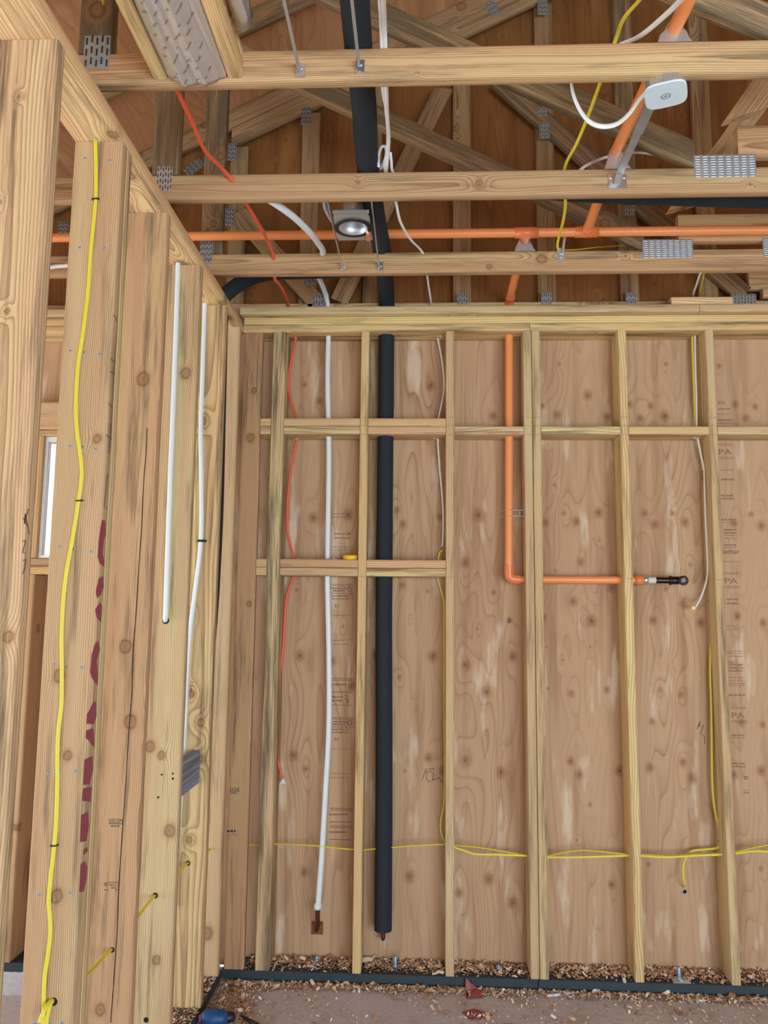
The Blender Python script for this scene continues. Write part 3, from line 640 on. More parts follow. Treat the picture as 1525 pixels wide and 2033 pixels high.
# printed grade stamps on the sheathing
def ply_marks():
    Ys = YP-.0012
    sp = []
    for (y0, dx) in ((897, 0), (1153, 12), (1420, 26)):
        sp = [('PA', 1440+dx, y0, 11, 25)]
        sp += [(None, 1440+dx, y0-13, .9, 32), (None, 1440+dx, y0-16, .9, 30), (None, 1442+dx, y0+11, .9, 34), (None, 1442+dx, y0+14, .9, 32)]
        stamp(wall_back, 'grade_stamp', sp, Y=Ys, mat=M_INKF)
    sp = []
    for (x, ys_, wd) in ((1445, (933, 952, 984, 990), 26), (1448, (1032, 1037), 30), (1451, (1052, 1058, 1063, 1069, 1082, 1087), 26), (1452, (1094, 1098, 1115), 32), (1455, (1190, 1198, 1243, 1249), 24), (1460, (1293, 1297), 30), (1462, (1303, 1320, 1326, 1332, 1345, 1351), 28), (1464, (1357, 1361, 1380), 32), (1466, (1460, 1465, 1516, 1522), 28), (1482, (1542, 1546, 1569, 1574), 10)):
        sp = []
        for yy in ys_: sp += hatch(x, yy, wd, 7 if wd > 12 else 2, 1.4 if yy % 2 else 3.0)
        stamp(wall_back, 'grade_stamp', sp, Y=Ys, mat=M_INKF)
    sp = [('3/16', 1449, 1315, 6, 16)]; stamp(wall_back, 'grade_stamp', sp, Y=Ys, mat=M_INKF)
    sp = [('3/16', 1432, 799, 7, 14)]+hatch(1440, 812, 26, 7, 2.4)+hatch(1440, 822, 30, 7, 1)+hatch(1440, 834, 30, 9, 3)+[(None, 1440, 840, 1, 32)]
    stamp(wall_back, 'grade_stamp', sp, Y=Ys, mat=M_INKF)
    FL = dict(Y=Ys, mat=M_INKM, flip=True)
    for y0 in (1160, 1425):
        sp = [(None, 678, y0, .9, 44), (None, 680, y0+3, .9, 44)]+hatch(672, y0+8, 30, 8, 2.8)+hatch(674, y0+13, 26, 7, 2.8)+[('O', 694, y0+10, 11, 11), ('o', 694, y0+10, 4, 5), (None, 678, y0+18, .9, 44)]+hatch(676, y0+23, 34, 9, 2)+hatch(676, y0+29, 34, 9, 2)+[('16', 668, y0+43, 6, 8)]+hatch(676, y0+62, 42, 9, 1)
        stamp(wall_back, 'grade_stamp', sp, **FL)
    sp = [(None, 678, 1020, .8, 40), (None, 678, 1027, .8, 40)]+hatch(680, 1060, 32, 8, 2)+hatch(680, 1068, 32, 8, 2)+hatch(680, 1086, 42, 9, 1)+hatch(680, 1092, 42, 9, 1)
    stamp(wall_back, 'grade_stamp', sp, **FL)
    for y0 in (1347, 1605, 1640):
        sp = [(None, 678, y0, 1, 44), (None, 678, y0+3.5, 1, 44), (None, 676, y0+27, 1.2, 44)]+hatch(672, y0+12, 36, 8, 3)
        stamp(wall_back, 'grade_stamp', sp, **FL)
    sp = hatch(668, 1384, 26, 6, 3)+hatch(668, 1391, 26, 6, 3)+[('C', 687, 1384, 8, 6), ('S', 690, 1392, 8, 6), (None, 678, 1400, .9, 40)]
    stamp(wall_back, 'grade_stamp', sp, **FL)
    for y0 in (1275, 1540): stamp(wall_back, 'grade_stamp', hatch(674, y0-4, 40, 9, 1)+hatch(674, y0+4, 40, 9, 1), **FL)
    for a_ in [[(846, 1525), (838, 1550)], [(847, 1530), (846, 1545), (851, 1552), (859, 1550), (861, 1536), (854, 1530), (848, 1534)], [(863, 1526), (850, 1527)], [(858, 1548), (868, 1546), (872, 1543), (877, 1553), (884, 1549)],
               [(1006, 1229), (1018, 1231)], [(1006, 1233), (1017, 1235)], [(1010, 1225), (1009, 1238)], [(1013, 1226), (1012, 1238)],
               [(1384, 1448), (1390, 1432), (1388, 1442), (1397, 1440), (1391, 1456), (1398, 1461), (1400, 1477)]]:
        m2 = child_mb(wall_back); m2.tube(poly_on(a_, Y=Ys), .0011, 5); m2.build('pencil_mark', M_INK, wall_back)
ply_marks()

# ------------------------------------------------------------------ roof trusses
def gang_plate(parent, x0, x1, z0, z1, yf, cols, rows, horiz=True, rot=0.0, mat=M_STEEL):
    c = Vector(((x0+x1)/2, yf, (z0+z1)/2)); m2 = MB(parent.location); R_ = Matrix.Rotation(rot, 3, 'Y')
    hx, hz = abs(x1-x0)/2, abs(z1-z0)/2; ex, ez = R_ @ Vector((1, 0, 0)), R_ @ Vector((0, 0, 1))
    m2.obox(c+Vector((0, -.0008, 0)), ex*hx, Vector((0, .0008, 0)), ez*hz, 0)
    for i in range(cols):
        for j in range(rows):
            u_ = (-1+(2*i+1)/cols)*hx; v_ = (-1+(2*j+1)/rows)*hz; v_ += (hz/rows*.45 if i % 2 and not horiz else 0)
            if horiz: a_, b_ = .62*hx/cols, .30*hz/rows
            else: a_, b_ = .30*hx/cols, .62*hz/rows
            cc = c+ex*u_+ez*v_
            m2.obox(cc+Vector((0, -.0018, 0)), ex*a_, Vector((0, .0004, 0)), ez*b_, 1)
            m2.obox(cc+Vector((0, -.0030, 0))-(ez*b_*1.5 if horiz else ex*a_*1.5), ex*a_*(1 if horiz else .5), Vector((0, .0016, 0)), ez*b_*(.5 if horiz else 1), 0)
    return m2.build('gang_plate', [mat, M_SLOT], parent)
CB, CT = ZT+.077, ZT+.166         # bottom and top of the bottom chords
def truss(y, label, tints, seeds, x_left=-2.78):
    T = empty('roof_truss', (0.4, y, CB), label, 'truss', 'roof trusses crossing the room')
    yc = y+.019
    def part(name, p0, p1, w_=.089, tint='tan', weather=.2, seed=None, cut=(0, 0), **kw):
        return board(name, p0, p1, (0, 0, 1) if abs(p0[2]-p1[2]) < .9*abs(p0[0]-p1[0]) else (1, 0, 0), w_, .038, tint=tint, weather=weather, parent=T, seed=seed, cut=cut, **kw)
    part('bottom_chord', (x_left, yc, (CB+CT)/2), (3.6, yc, (CB+CT)/2), tint=tints[0], weather=tints[3], seed=seeds[0], knots=seeds[2] if len(seeds) > 2 else None)
    part('top_chord', (-4.3, yc, roof_z(-4.3)-.050), (3.55, yc, roof_z(3.55)-.050), tint='attic_shade', weather=.35, seed=seeds[0]+1, res=.018)
    # king-size upright near the left wall, its foot on the bottom chord
    part('vertical_web', (-.627, yc, CT+.001), (-.627, yc, roof_z(-.627)-.125), w_=.092, tint=tints[1], weather=.75, seed=seeds[0]+2)
    a_, b_ = Vector((1.19, yc, CT+.050)), Vector((-.56, yc, 4.03-.02))
    d = (b_-a_).normalized()
    part('diagonal_web', a_, b_, tint=tints[2], weather=.8, seed=seeds[0]+3, cut=(.5, -.4))
    # second, higher member starting right of the middle joint
    part('raised_chord', (1.333, yc, CT+.095), (3.6, yc, CT+.095), w_=.110 if y < -1 else .118, tint='red', weather=.03, seed=seeds[0]+4)
    part('diagonal_web', (1.36, yc-.0, CT+.190), (2.6, yc, CT+1.95), tint='tan', weather=.3, seed=seeds[0]+5, cut=(1.25, .2))
    return T
tA = truss(TA, 'roof truss nearest the camera, its chord crossing the top of the photo', ((.88, .77, .65), 'dark', 'grey', .25), (301, None, [(.667, .02, .021), (.475, -.32, .006), (.79, -.4, .005)]))
tB = truss(TB, 'second roof truss, carrying the octagon box bar on its chord', ((.74, .64, .55), 'dark', 'attic_shade', .10), (311, None, [(.443, .1, .008), (.508, .0, .012), (.65, -.2, .006)]))
tC = truss(TC, 'third roof truss, nearest the back wall, with the can light fixed to it', ((.76, .65, .55), 'attic_shade', 'attic_shade', .2), (321, None, [(.522, -.25, .012), (.556, .1, .02), (.61, .2, .006)]))
gang_plate(tA, -.655, -.583, 3.02, 3.118, TA, 5, 3, False, mat=M_DULL)
gang_plate(tB, -.655, -.600, 3.005, 3.098, TB, 6, 4, False, mat=M_STEEL)
gang_plate(tC, -.675, -.622, 3.025, 3.122, TC, 6, 4, False, mat=M_DULL)
for T_, y in ((tB, TB), (tC, TC), (tA, TA)):
    gang_plate(T_, 1.183, 1.388, 3.030, 3.110, y, 8, 9, True)
gang_plate(tC, 1.672, 1.88, 3.030, 3.110, TC, 8, 9, True)

# gable truss against the back wall sheathing
YG = .056
tD = empty('gable_truss', (0.4, YG, CB), 'plywood-backed gable truss standing on top of the back wall', 'truss')
def gpart(name, a_, b_, w_=.089, y=YG, tint='tan', weather=.3, cut=(0, 0), t_=.038, res=.014, **kw):
    a_, b_ = Vector((a_[0], y+t_/2, a_[1])), Vector((b_[0], y+t_/2, b_[1]))
    return board(name, a_, b_, (0, 0, 1) if abs(a_.z-b_.z) < .9*abs(a_.x-b_.x) else (1, 0, 0), w_, t_, tint=tint, weather=weather, parent=tD, cut=cut, res=res, **kw)
gpart('bottom_chord', (-2.78, CB+.045), (3.5, CB+.045), seed=401)
gpart('top_chord', (-4.2, roof_z(-4.2)-.052), (3.5, roof_z(3.5)-.052), y=YG, tint='attic_shade', weather=.1, seed=402)
gpart('lower_top_chord', (-.70, roof_z(-.70)-.152), (3.5, roof_z(3.5)-.152), y=YG, tint='attic_shade', weather=.1, seed=403, cut=(.5, 0))
for i, xv in enumerate((-.668, -.30, .02, .47, .888, 1.29, 1.67, -1.07, -1.48)):
    gpart('vertical_web', (xv, CT), (xv, roof_z(xv)-.20), w_=.09, y=.0975, tint=['attic_shade', 'attic_shade', 'attic_shade', 'attic_shade', 'attic_shade', 'attic_shade', 'attic_shade', 'attic_shade', 'attic_shade'][i], weather=[.3, .2, .35, .15, .1, .5, .2, .3, .3][i], seed=410+i)
pw = lambda x, y: (at(x, y, Y=YG).x, at(x, y, Y=YG).z)
a_, b_ = pw(473, 420), pw(626, 598); gpart('diagonal_web', a_, b_, tint='attic_shade', weather=.15, seed=431, cut=(.3, -.3))
a_, b_ = pw(672, 598), pw(880, 175); gpart('diagonal_web', a_, b_, tint='attic_shade', weather=.3, seed=432, cut=(0, .3))
a_, b_ = pw(990, 158), pw(1480, 583); gpart('diagonal_web', a_, b_, tint='attic_shade', weather=.8, seed=433)
gpart('raised_block', (1.845, CT+.10), (3.4, CT+.10), w_=.09, tint='tan', weather=.1, seed=434)
gpart('raised_block', (1.90, CT+.03), (3.4, CT+.03), w_=.045, y=YG-.02, tint='pink', weather=.05, seed=435)
for x, y in ((918, 593), (1085, 593), (1253, 593)):
    p = at(x, y, Y=YG); gang_plate(tD, p.x-.026, p.x+.026, p.z-.03, p.z+.03, YG+.0405 if False else YG, 5, 2, False, mat=M_DULL)
for x, y, hw_, hh, rt, cc, rr in ((637, 596, .04, .032, 0, 6, 2), (616, 554, .03, .03, 0, 5, 2), (608, 231, .026, .046, 0, 5, 4), (459, 302, .026, .046, 0, 5, 4), (454, 431, .026, .046, 0, 5, 4), (385, 333, .026, .05, .9, 5, 4), (1077, 12, .026, .05, 0, 5, 4), (1077, 222, .024, .024, 0, 5, 2), (1081, 259, .026, .044, 0, 5, 4), (978, 18, .026, .04, -.5, 5, 3), (1249, 418, .028, .026, 0, 5, 2), (1476, 594, .06, .025, 0, 8, 3), (126, 452, .028, .03, 0, 5, 3)):
    p = at(x, y, Y=YG); gang_plate(tD, p.x-hw_, p.x+hw_, p.z-hh, p.z+hh, YG-.0005, cc, rr, False, rt, mat=M_DULL)

# ------------------------------------------------------------------ pipes
# black foam insulated pipe: along the trusses, then down inside the back wall
BX = [.0905, .0775, .0970]
pts = [(.115, -2.9, 3.120), (.104, -2.3, 3.112), (BX[0], TA, 3.100), (.088, -1.4, 3.094), (BX[1], TB, 3.103), (.085, -.8, 3.090), (BX[2], TC, 3.096), (.099, -.3, 3.100), (.0995, -.12, 3.098), (.0995, -.01, 3.085), (.0995, .055, 3.035), (.0995, .072, 2.97), (.0992, .073, 2.88), (.099, .073, 2.4), (.0995, .073, 2.0)]
B = empty('insulated_pipe', (.0995, .073, .15), 'black foam insulated pipe coming over the trusses and down between two studs', 'pipe')
m_ = MB(B.location); m_.tube(smooth_path(pts, 8), .0385, 28); m_.build('foam_sleeve', M_FOAM, B)
m_ = MB(B.location); m_.tube(smooth_path([(.0995, .073, 2.0), (.1005, .073, 1.5), (.107, .071, 1.0), (.110, .072, .6), (.111, .073, .155)], 8), .0392, 28); m_.build('foam_sleeve', M_FOAM, B)
m_ = MB(B.location); m_.tube([(.111, .085, .19), (.111, .085, .12)], .010, 12); m_.tube(smooth_path([(.111, .085, .121), (.111, .09, .112), (.111, .12, .110), (.111, .138, .11)], 4), .010, 12); m_.build('copper_stub', M_COPPERD, B)
m_ = MB(B.location); m_.box(.083, .140, .1365, .1393, .118, .158)
for sx in (.089, .133): m_.lathe((sx, .136, .127), (0, 1, 0), [(-.003, .0001), (-.002, .005), (.002, .005)], 10)
m_.build('copper_flange', M_COPPER, B)

rb = [at(1540, 394, Y=-.9), at(1400, 391, Y=-.9), at(1250, 386, Y=-.9), at(1120, 380, Y=-.9), at(1040, 371, Y=-.9), at(985, 366, Y=-.9)]
rb = [rb[0]+Vector((.8, 0, -.01))]+rb
m_ = MB(rb[1]); m_.tube(smooth_path(rb, 6), .034, 24)
tag(m_.build('insulated_pipe', M_FOAM), 'black foam insulated pipe crossing behind the second truss at upper right', 'pipe')
la = [at(1000, 520, Y=-.25), at(800, 528, Y=-.25), at(660, 537, Y=-.25), at(600, 539, Y=-.25), at(540, 541, Y=-.24), at(500, 551, Y=-.22), at(466, 570, Y=-.2), at(440, 595, Y=-.2), Vector((-.645, -.2, 2.93)), Vector((-.652, -.2, 2.85)), Vector((-.648, -.2, 2.5)), Vector((-.642, -.2, 2.0)), Vector((-.648, -.2, 1.6)), Vector((-.662, -.2, 1.35)), Vector((-.70, -.19, 1.2)), Vector((-.80, -.17, 1.12))]
m_ = MB(la[4]); m_.tube(smooth_path(la, 6), .034, 24)
tag(m_.build('insulated_pipe', M_FOAM), 'black foam pipe bending down into the left wall beside the corner', 'pipe')

# orange sprinkler pipe: one glued network
PR = .0188
P = empty('sprinkler_pipe', (.70, .07, 1.72), 'orange plastic sprinkler pipe along the ceiling with a branch down the back wall', 'pipe')
zc = 3.128; yc = -.527; xt1, xt2 = .700, .947
def seg(name, pts, r=PR, mat=M_CPVC, n=20, label=None):
    m2 = MB(P.location); m2.tube(pts, r, n); o = m2.build(name, mat, P)
    if label: o['label'] = label
    return o
seg('pipe_run', [(-2.6, yc, zc), (3.4, yc, zc)])
for xt in (xt1, xt2):
    m2 = MB(P.location); m2.lathe((xt-.047, yc, zc), (1, 0, 0), [(0, PR), (0, PR+.004), (.094, PR+.004), (.094, PR)], 22)
    if xt == xt2: m2.lathe((xt, yc, zc), (-.015, -1, 0.0), [(0, PR+.004), (.045, PR+.004), (.045, PR)], 20)
    else: m2.lathe((xt, yc, zc), (0, 1, -.25), [(0, PR+.004), (.045, PR+.004), (.045, PR)], 20)
    m2.build('tee_fitting', M_CPVCF, P)
seg('branch_pipe', [(xt2, yc-.01, zc), (.925, TB, 3.130), (.930, TA, 3.105), (.95, -2.6, 3.09)])
seg('branch_pipe', [(xt1, yc+.01, zc), (.697, TC+.02, 3.118), (.6965, .03, 3.075)])
seg('elbow_fitting', smooth_path([(.6965, .01, 3.077), (.6965, .045, 3.073), (.6965, .066, 3.055), (.6965, .070, 3.025)], 5), PR+.004, M_CPVCF)
seg('drop_pipe', [(.6965, .070, 3.04), (.6905, .070, 2.4), (.684, .070, 1.772)])
seg('elbow_fitting', smooth_path([(.684, .070, 1.785), (.684, .070, 1.752), (.688, .070, 1.731), (.705, .070, 1.721), (.735, .070, 1.720)], 5), PR+.0035, M_CPVCF)
seg('level_pipe', [(.73, .070, 1.720), (1.262, .070, 1.7215)], PR-.001)
m2 = MB(P.location); m2.lathe((1.262, .07, 1.7215), (1, 0, 0), [(0, PR), (.002, PR+.005), (.038, PR+.005), (.040, PR)], 22); m2.build('adapter_fitting', M_CPVCF, P)
m2 = MB(P.location); m2.lathe((1.300, .07, 1.722), (1, 0, 0), [(0, .019), (.0, .0215), (.022, .0205), (.024, .017)], 8); m2.build('steel_hex_nut', M_BRIGHT, P)
seg('black_steel_nipple', [(1.322, .07, 1.722), (1.432, .07, 1.722)], .0145, M_BLACKSTEEL)
m2 = MB(P.location); m2.lathe((1.324, .07, 1.722), (1, 0, 0), [(0, .0152), (.035, .0152)], 14); m2.build('thread_tape', M_PAPER, P)
m2 = MB(P.location); m2.lathe((1.422, .07, 1.722), (1, 0, 0), [(0, .0145), (0, .021), (.010, .021), (.012, .018)], 20)
m2.tube(smooth_path([(1.432, .07, 1.722), (1.452, .07, 1.722), (1.468, .062, 1.722), (1.474, .045, 1.721), (1.474, .032, 1.720)], 5), .0185, 18)
m2.lathe((1.474, .042, 1.7205), (0, -1, 0), [(0, .0185), (0, .022), (.014, .022), (.014, .012), (0, .012)], 20); m2.build('steel_elbow', M_BLACKSTEEL, P)

# standoff brackets for the pipe: bent sheet steel standing on the chords
def bracket(px0, px1, pybase, Yc, apex_x, h, label):
    a_, b_ = at(px0, pybase, Y=Yc), at(px1, pybase, Y=Yc); z0 = CT+.0005; xm = apex_x; y0 = Yc+.003
    m2 = MB((xm, y0, z0)); t_ = .0016
    m2.box(a_.x, b_.x, y0-.001, y0+.034, z0, z0+.002)
    m2.prism([(a_.x, y0, z0), (b_.x, y0, z0), (b_.x-.008, y0, z0+.012), (xm+.030, y0, z0+.032), (xm+.021, y0, z0+h), (xm-.021, y0, z0+h), (a_.x+.006, y0, z0+.02)], (0, t_, 0))
    m2.lathe((xm, y0+.001, z0+h), (0, 1, 0), [(0, .0195), (0, .0225), (.016, .0225), (.016, .0195), (0, .0195)], 20)
    return tag(m2.build('pipe_bracket', M_STEEL), label, 'bracket')
bracket(1307, 1376, 78, TA, .930, .040, 'sheet metal pipe bracket on the nearest truss chord')
bracket(1201, 1254, 327, TB, .925, .060, 'sheet metal pipe bracket on the second truss chord')
bracket(1022, 1064, 499, TC, .697, .050, 'sheet metal pipe bracket on the third truss chord under the orange tee')
m2 = MB((.695, .07, 2.036)); 
for zz in (2.016, 2.044): m2.tube([(.650, .092, zz), (.668, .066, zz), (.686, .0495, zz), (.71, .049, zz), (.735, .056, zz), (.7525, .058, zz)], .0014, 6)
m2.tube([(.735, .056, 2.016), (.735, .056, 2.044)], .0014, 6); m2.box(.7400, .7530, .050, .064, 2.014, 2.016); m2.box(.7400, .7530, .050, .064, 2.044, 2.046); m2.box(.7515, .7530, .050, .064, 2.014, 2.046)
tag(m2.build('pipe_strap', M_STEEL), 'wire pipe strap holding the upright orange pipe to the stud pair', 'strap')
# hook strap hanging a cable at the third truss
h0 = at(1114, 512, Y=TC-.002); m2 = MB(h0)
pa, pb_ = at(1116, 518, Y=TC-.002), at(1112, 494, Y=TC-.002)
m2.obox((pa+pb_)/2, Vector((.014, 0, 0)), Vector((0, .001, 0)), (pb_-pa)/2+Vector((0, 0, .004)))
m2.tube(smooth_path([at(1117, 505, Y=TC-.005), at(1120, 480, Y=TC-.010), at(1124, 461, Y=TC-.012), at(1126, 458, Y=TC-.006), at(1126, 466, Y=TC+.0)], 5), .006, 8, flat=.35)
for z_ in (.006, -.010): m2.lathe((pa+pb_)/2+Vector((0, -.002, z_)), (0, 1, 0), [(-.002, .0001), (-.0015, .005), (.001, .005)], 10)
tag(m2.build('cable_strap', M_STEEL), 'slim metal strap hook nailed to the third truss chord', 'strap')

# white water tube: over the third truss, down the wall to a copper stub
Wt_ = empty('water_tube', (-.181, .07, .2), 'white water tube arching over the third truss, down the wall to a copper stub', 'tube')
pts = [at(505, 380, Y=-1.06), at(540, 400, Y=-1.04), at(580, 428, Y=-.93), at(612, 458, Y=-.78), at(630, 480, Y=-.64), at(641, 503, Y=-.49), Vector((-.232, -.33, 3.105)), Vector((-.215, -.12, 3.12)), Vector((-.200, .02, 3.10)), Vector((-.190, .06, 3.04)), Vector((-.1865, .07, 2.96)), Vector((-.1865, .07, 2.88)), at(650.5, 760, Y=.07), at(653, 900, Y=.07), at(651, 1060, Y=.07), at(650, 1150, Y=.07), at(653, 1300, Y=.07), at(653, 1440, Y=.07), at(647, 1560, Y=.07), at(640, 1680, Y=.07), at(634, 1765, Y=.07), at(631.5, 1798, Y=.07)]
m_ = MB(Wt_.location); m_.tube(smooth_path(pts, 6), .0125, 16); m_.build('tube_run', M_PEX, Wt_)
e_ = at(631, 1800, Y=.07); m_ = MB(Wt_.location); m_.lathe(e_+Vector((0, 0, .014)), (0, 0, -1), [(0, .0125), (.002, .0165), (.024, .0165), (.026, .011)], 18, cap=True); m_.build('crimp_ring', M_PEX, Wt_)
m_ = MB(Wt_.location); f_ = at(630, 1842, Y=.138); m_.tube(smooth_path([e_+Vector((0, 0, -.010)), e_+Vector((0, .005, -.05)), e_+Vector((0, .02, -.085)), Vector((f_.x, .11, f_.z-.0)), f_], 5), .0105, 14); m_.build('copper_stub', M_COPPERD, Wt_)
m_ = MB(Wt_.location); m_.box(f_.x-.027, f_.x+.027, .1362, .1393, f_.z-.028, f_.z+.028)
for sx in (-.021, .021):
    for sz in (-.022, .022): m_.lathe((f_.x+sx, .136, f_.z+sz), (0, 1, 0), [(-.003, .0001), (-.002, .0045), (.002, .0045)], 10)
m_.build('copper_flange', M_COPPER, Wt_)
# white tubes on the left wall studs
pts = [Vector((-.6775, LY[3]-.013, 3.02))]+[at(x, y, Y=LY[3]-.0135) for x, y in ((354, 512), (348, 700), (340, 900), (333, 1100), (329.5, 1205))]+[at(328.5, 1226, Y=LY[3]-.009), at(328.5, 1232, Y=LY[3]+.006)]
m_ = MB(pts[-1]); m_.tube(smooth_path(pts, 6), .0095, 14)
tag(m_.build('water_tube', M_PEX), 'white tube with dotted print running down into a hole in a left wall stud', 'tube')
pts = [Vector((-.681, LY[4]-.02, 3.0))]+[at(x, y, Y=LY[4]-.0145) for x, y in ((407, 597), (402, 750), (398.5, 850), (400, 960), (399, 1072), (388, 1170), (378, 1250), (372, 1330), (368, 1420), (363, 1520), (359, 1580), (353, 1680), (346, 1800))]
C2 = empty('water_tube', pts[5], 'white tube clipped to a left wall stud with a black clip', 'tube')
m_ = MB(C2.location); m_.tube(smooth_path(pts, 6), .0098, 14); m_.build('tube_run', M_PEX, C2)
c = at(399.5, 1074, Y=LY[4]-.012); m_ = MB(C2.location); m_.obox(c, Vector((.0125, 0, 0)), Vector((0, .0125, 0)), Vector((0, 0, .005))); m_.obox(at(406, 1074, Y=LY[4]-.004), Vector((.008, 0, 0)), Vector((0, .004, 0)), Vector((0, 0, .005))); m_.build('tube_clip', M_DARK, C2)
c = at(405, 1074, Y=LY[4]-.0085); m_ = MB(C2.location); m_.lathe(c, (0, -1, 0), [(0, .003), (.002, .003), (.0025, .0001)], 10); m_.build('clip_nail', M_BRIGHT, C2)

# ------------------------------------------------------------------ cables
def cable(name, pts, mat, label, r=.0055, flat=.5, up=(0, 1, 0), k=6, cat='cable', extra=()):
    m2 = MB(pts[len(pts)//2]); m2.tube(smooth_path(pts, k), r, 10, flat=flat, up=up)
    for ex in extra: m2.tube(smooth_path(ex, k), r, 10, flat=flat, up=up)
    return tag(m2.build(name, mat), label, cat)
def pth(lst, Y): return [at(x, y, Y=Y) for x, y in lst]
# red cable: over the trusses and down the first bay
pts = [Vector((-.47, -1.45, 3.30)), Vector((-.45, -1.60, 3.16)), Vector((-.435, -1.635, 3.06)), at(352, 178, Y=-1.62), at(385, 250, Y=-1.45), at(408, 300, Y=-1.3), at(448, 342, Y=-1.14), at(470, 372, Y=-1.08), at(490, 405, Y=-1.0), at(514, 445, Y=-.82), at(528, 472, Y=-.68), at(541, 500, Y=-.54), at(545, 530, Y=-.45), at(546, 553, Y=-.40), at(556, 566, Y=-.25), at(566, 585, Y=-.08), at(573, 606, Y=.04), Vector((-.372, .065, 2.98)), Vector((-.365, .07, 2.91))]
pts += pth(((587, 672), (582, 700), (575, 735), (573, 770), (579, 800), (588, 828)), .085)+pth(((591, 850), (590, 872), (580, 920), (572, 985), (571, 1050), (577, 1085), (583, 1108)), .085)+pth(((583, 1130), (582, 1147), (570, 1185), (565, 1240), (562, 1290), (556, 1340), (553, 1430), (552, 1500), (557, 1530), (561, 1548)), .10)
R1 = empty('electrical_cable', at(561, 1548, Y=.1), 'red-orange electrical cable from the trusses down the first wall bay', 'cable')
m_ = MB(R1.location); m_.tube(smooth_path(pts, 6), .0068, 10, flat=.7, up=(0, 1, 0)); m_.build('cable_run', M_ORC, R1)
m_ = MB(R1.location); c = at(562, 1552, Y=.1)
for dx in (-.008, 0, .008): m_.tube([c+Vector((dx*.3, 0, .012)), c+Vector((dx, -.004, -.004)), c+Vector((dx*1.6, -.004, -.010))], .0035, 8)
m_.build('bare_wire_end', M_WHT, R1)
# white cables hanging from above, gathered over the second truss
wl = [[at(752, -40, Y=-2.1), at(757, 60, Y=-1.75), at(760, 170, Y=-1.60), at(766, 215, Y=-1.45), at(770, 260, Y=-1.30), at(769, 300, Y=-1.20), at(764, 335, Y=-1.10), at(775, 370, Y=-1.0), at(786, 400, Y=-.97), at(795, 440, Y=-.85), at(815, 475, Y=-.68), at(838, 500, Y=-.50), at(846, 530, Y=-.44), at(850, 560, Y=-.2), at(856, 602, Y=.02), Vector((.318, .06, 2.99)), Vector((.338, .075, 2.91))]+pth(((869, 672), (878, 720), (882, 765), (877, 800), (871, 828)), .10)+pth(((869, 850), (869, 872), (873, 930), (879, 1000), (880, 1050), (878, 1085)), .10)]
cable('electrical_cable', wl[0], M_WHT, 'white cable passing the can light and dropping beside the tan knotted stud', r=.0052)
cable('electrical_cable', [at(760, -40, Y=-2.1), at(764, 60, Y=-1.75), at(767, 170, Y=-1.60), at(769, 230, Y=-1.42), at(772, 280, Y=-1.25), at(768, 330, Y=-1.12), at(770, 345, Y=-1.05), at(800, 352, Y=-.98)], M_WHT, 'white cable hanging just right of the black foam pipe at the top', r=.006)
cable('electrical_cable', [at(752, 332, Y=-1.11), at(752, 310, Y=-1.12), at(757, 293, Y=-1.13), at(765, 292, Y=-1.13), at(766, 310, Y=-1.12), at(756, 336, Y=-1.08)], M_WHT, 'short looped white cable where the white cables gather at the second truss', r=.005)
cable('electrical_cable', [at(775, 302, Y=-1.14), at(777, 320, Y=-1.12), at(779, 340, Y=-1.08), at(790, 352, Y=-1.02)], M_WHT, 'short white cable tail right of the gathered white cables', r=.005)
# yellow cable inside the second bay
pts = [at(880, 1093, Y=.09), at(874, 1096, Y=.08), at(871, 1108, Y=.08), at(870, 1130, Y=.085)]+pth(((870, 1150), (877, 1175), (882, 1205), (882, 1290), (882, 1400), (883, 1500), (882, 1590), (876, 1625), (875, 1645), (880, 1665), (890, 1677)), .10)
cable('electrical_cable', pts, M_YEL, 'thin yellow cable running down the left side of the tan knotted stud', r=.0042)
# level yellow cables through the studs
def lv(lst): return pth(lst, .062)
cable('electrical_cable', [Vector((-.662, -1.60, .560)), at(103, 1985, Y=LY[1]-.004), Vector((-.657, -1.35, .556)), at(220, 1885, Y=LY[2]-.004), Vector((-.667, -.95, .548)), at(307, 1778, Y=LY[3]-.004), Vector((-.668, -.55, .545)), at(373, 1713, Y=LY[4]-.004), Vector((-.655, -.2, .53)), at(418, 1686, Y=-.074), Vector((-.62, .02, .512)), Vector((-.56, .075, .508))]+lv(((500, 1677), (545, 1675), (600, 1677), (640, 1680), (708, 1687), (730, 1686), (760, 1684), (800, 1680), (850, 1677), (885, 1676), (905, 1678), (950, 1682), (1000, 1690), (1042, 1697), (1085, 1699), (1110, 1694), (1150, 1688), (1190, 1690), (1245, 1696), (1270, 1696), (1330, 1699), (1380, 1696), (1433, 1694), (1465, 1690), (1500, 1682), (1540, 1677), (1640, 1680))),
      M_YEL, 'long level yellow cable threaded through the studs of both walls', r=.0058, flat=.45, k=5)
cable('electrical_cable', pth(((886, 1674), (904, 1683), (925, 1690), (945, 1696), (990, 1697), (1042, 1699), (1085, 1702), (1150, 1702), (1245, 1699), (1270, 1699), (1320, 1702), (1400, 1698), (1433, 1697), (1465, 1694), (1500, 1690), (1540, 1692), (1640, 1695)), .052), M_YEL, 'second level yellow cable starting behind the tan knotted stud', r=.0048, flat=.5, k=5)
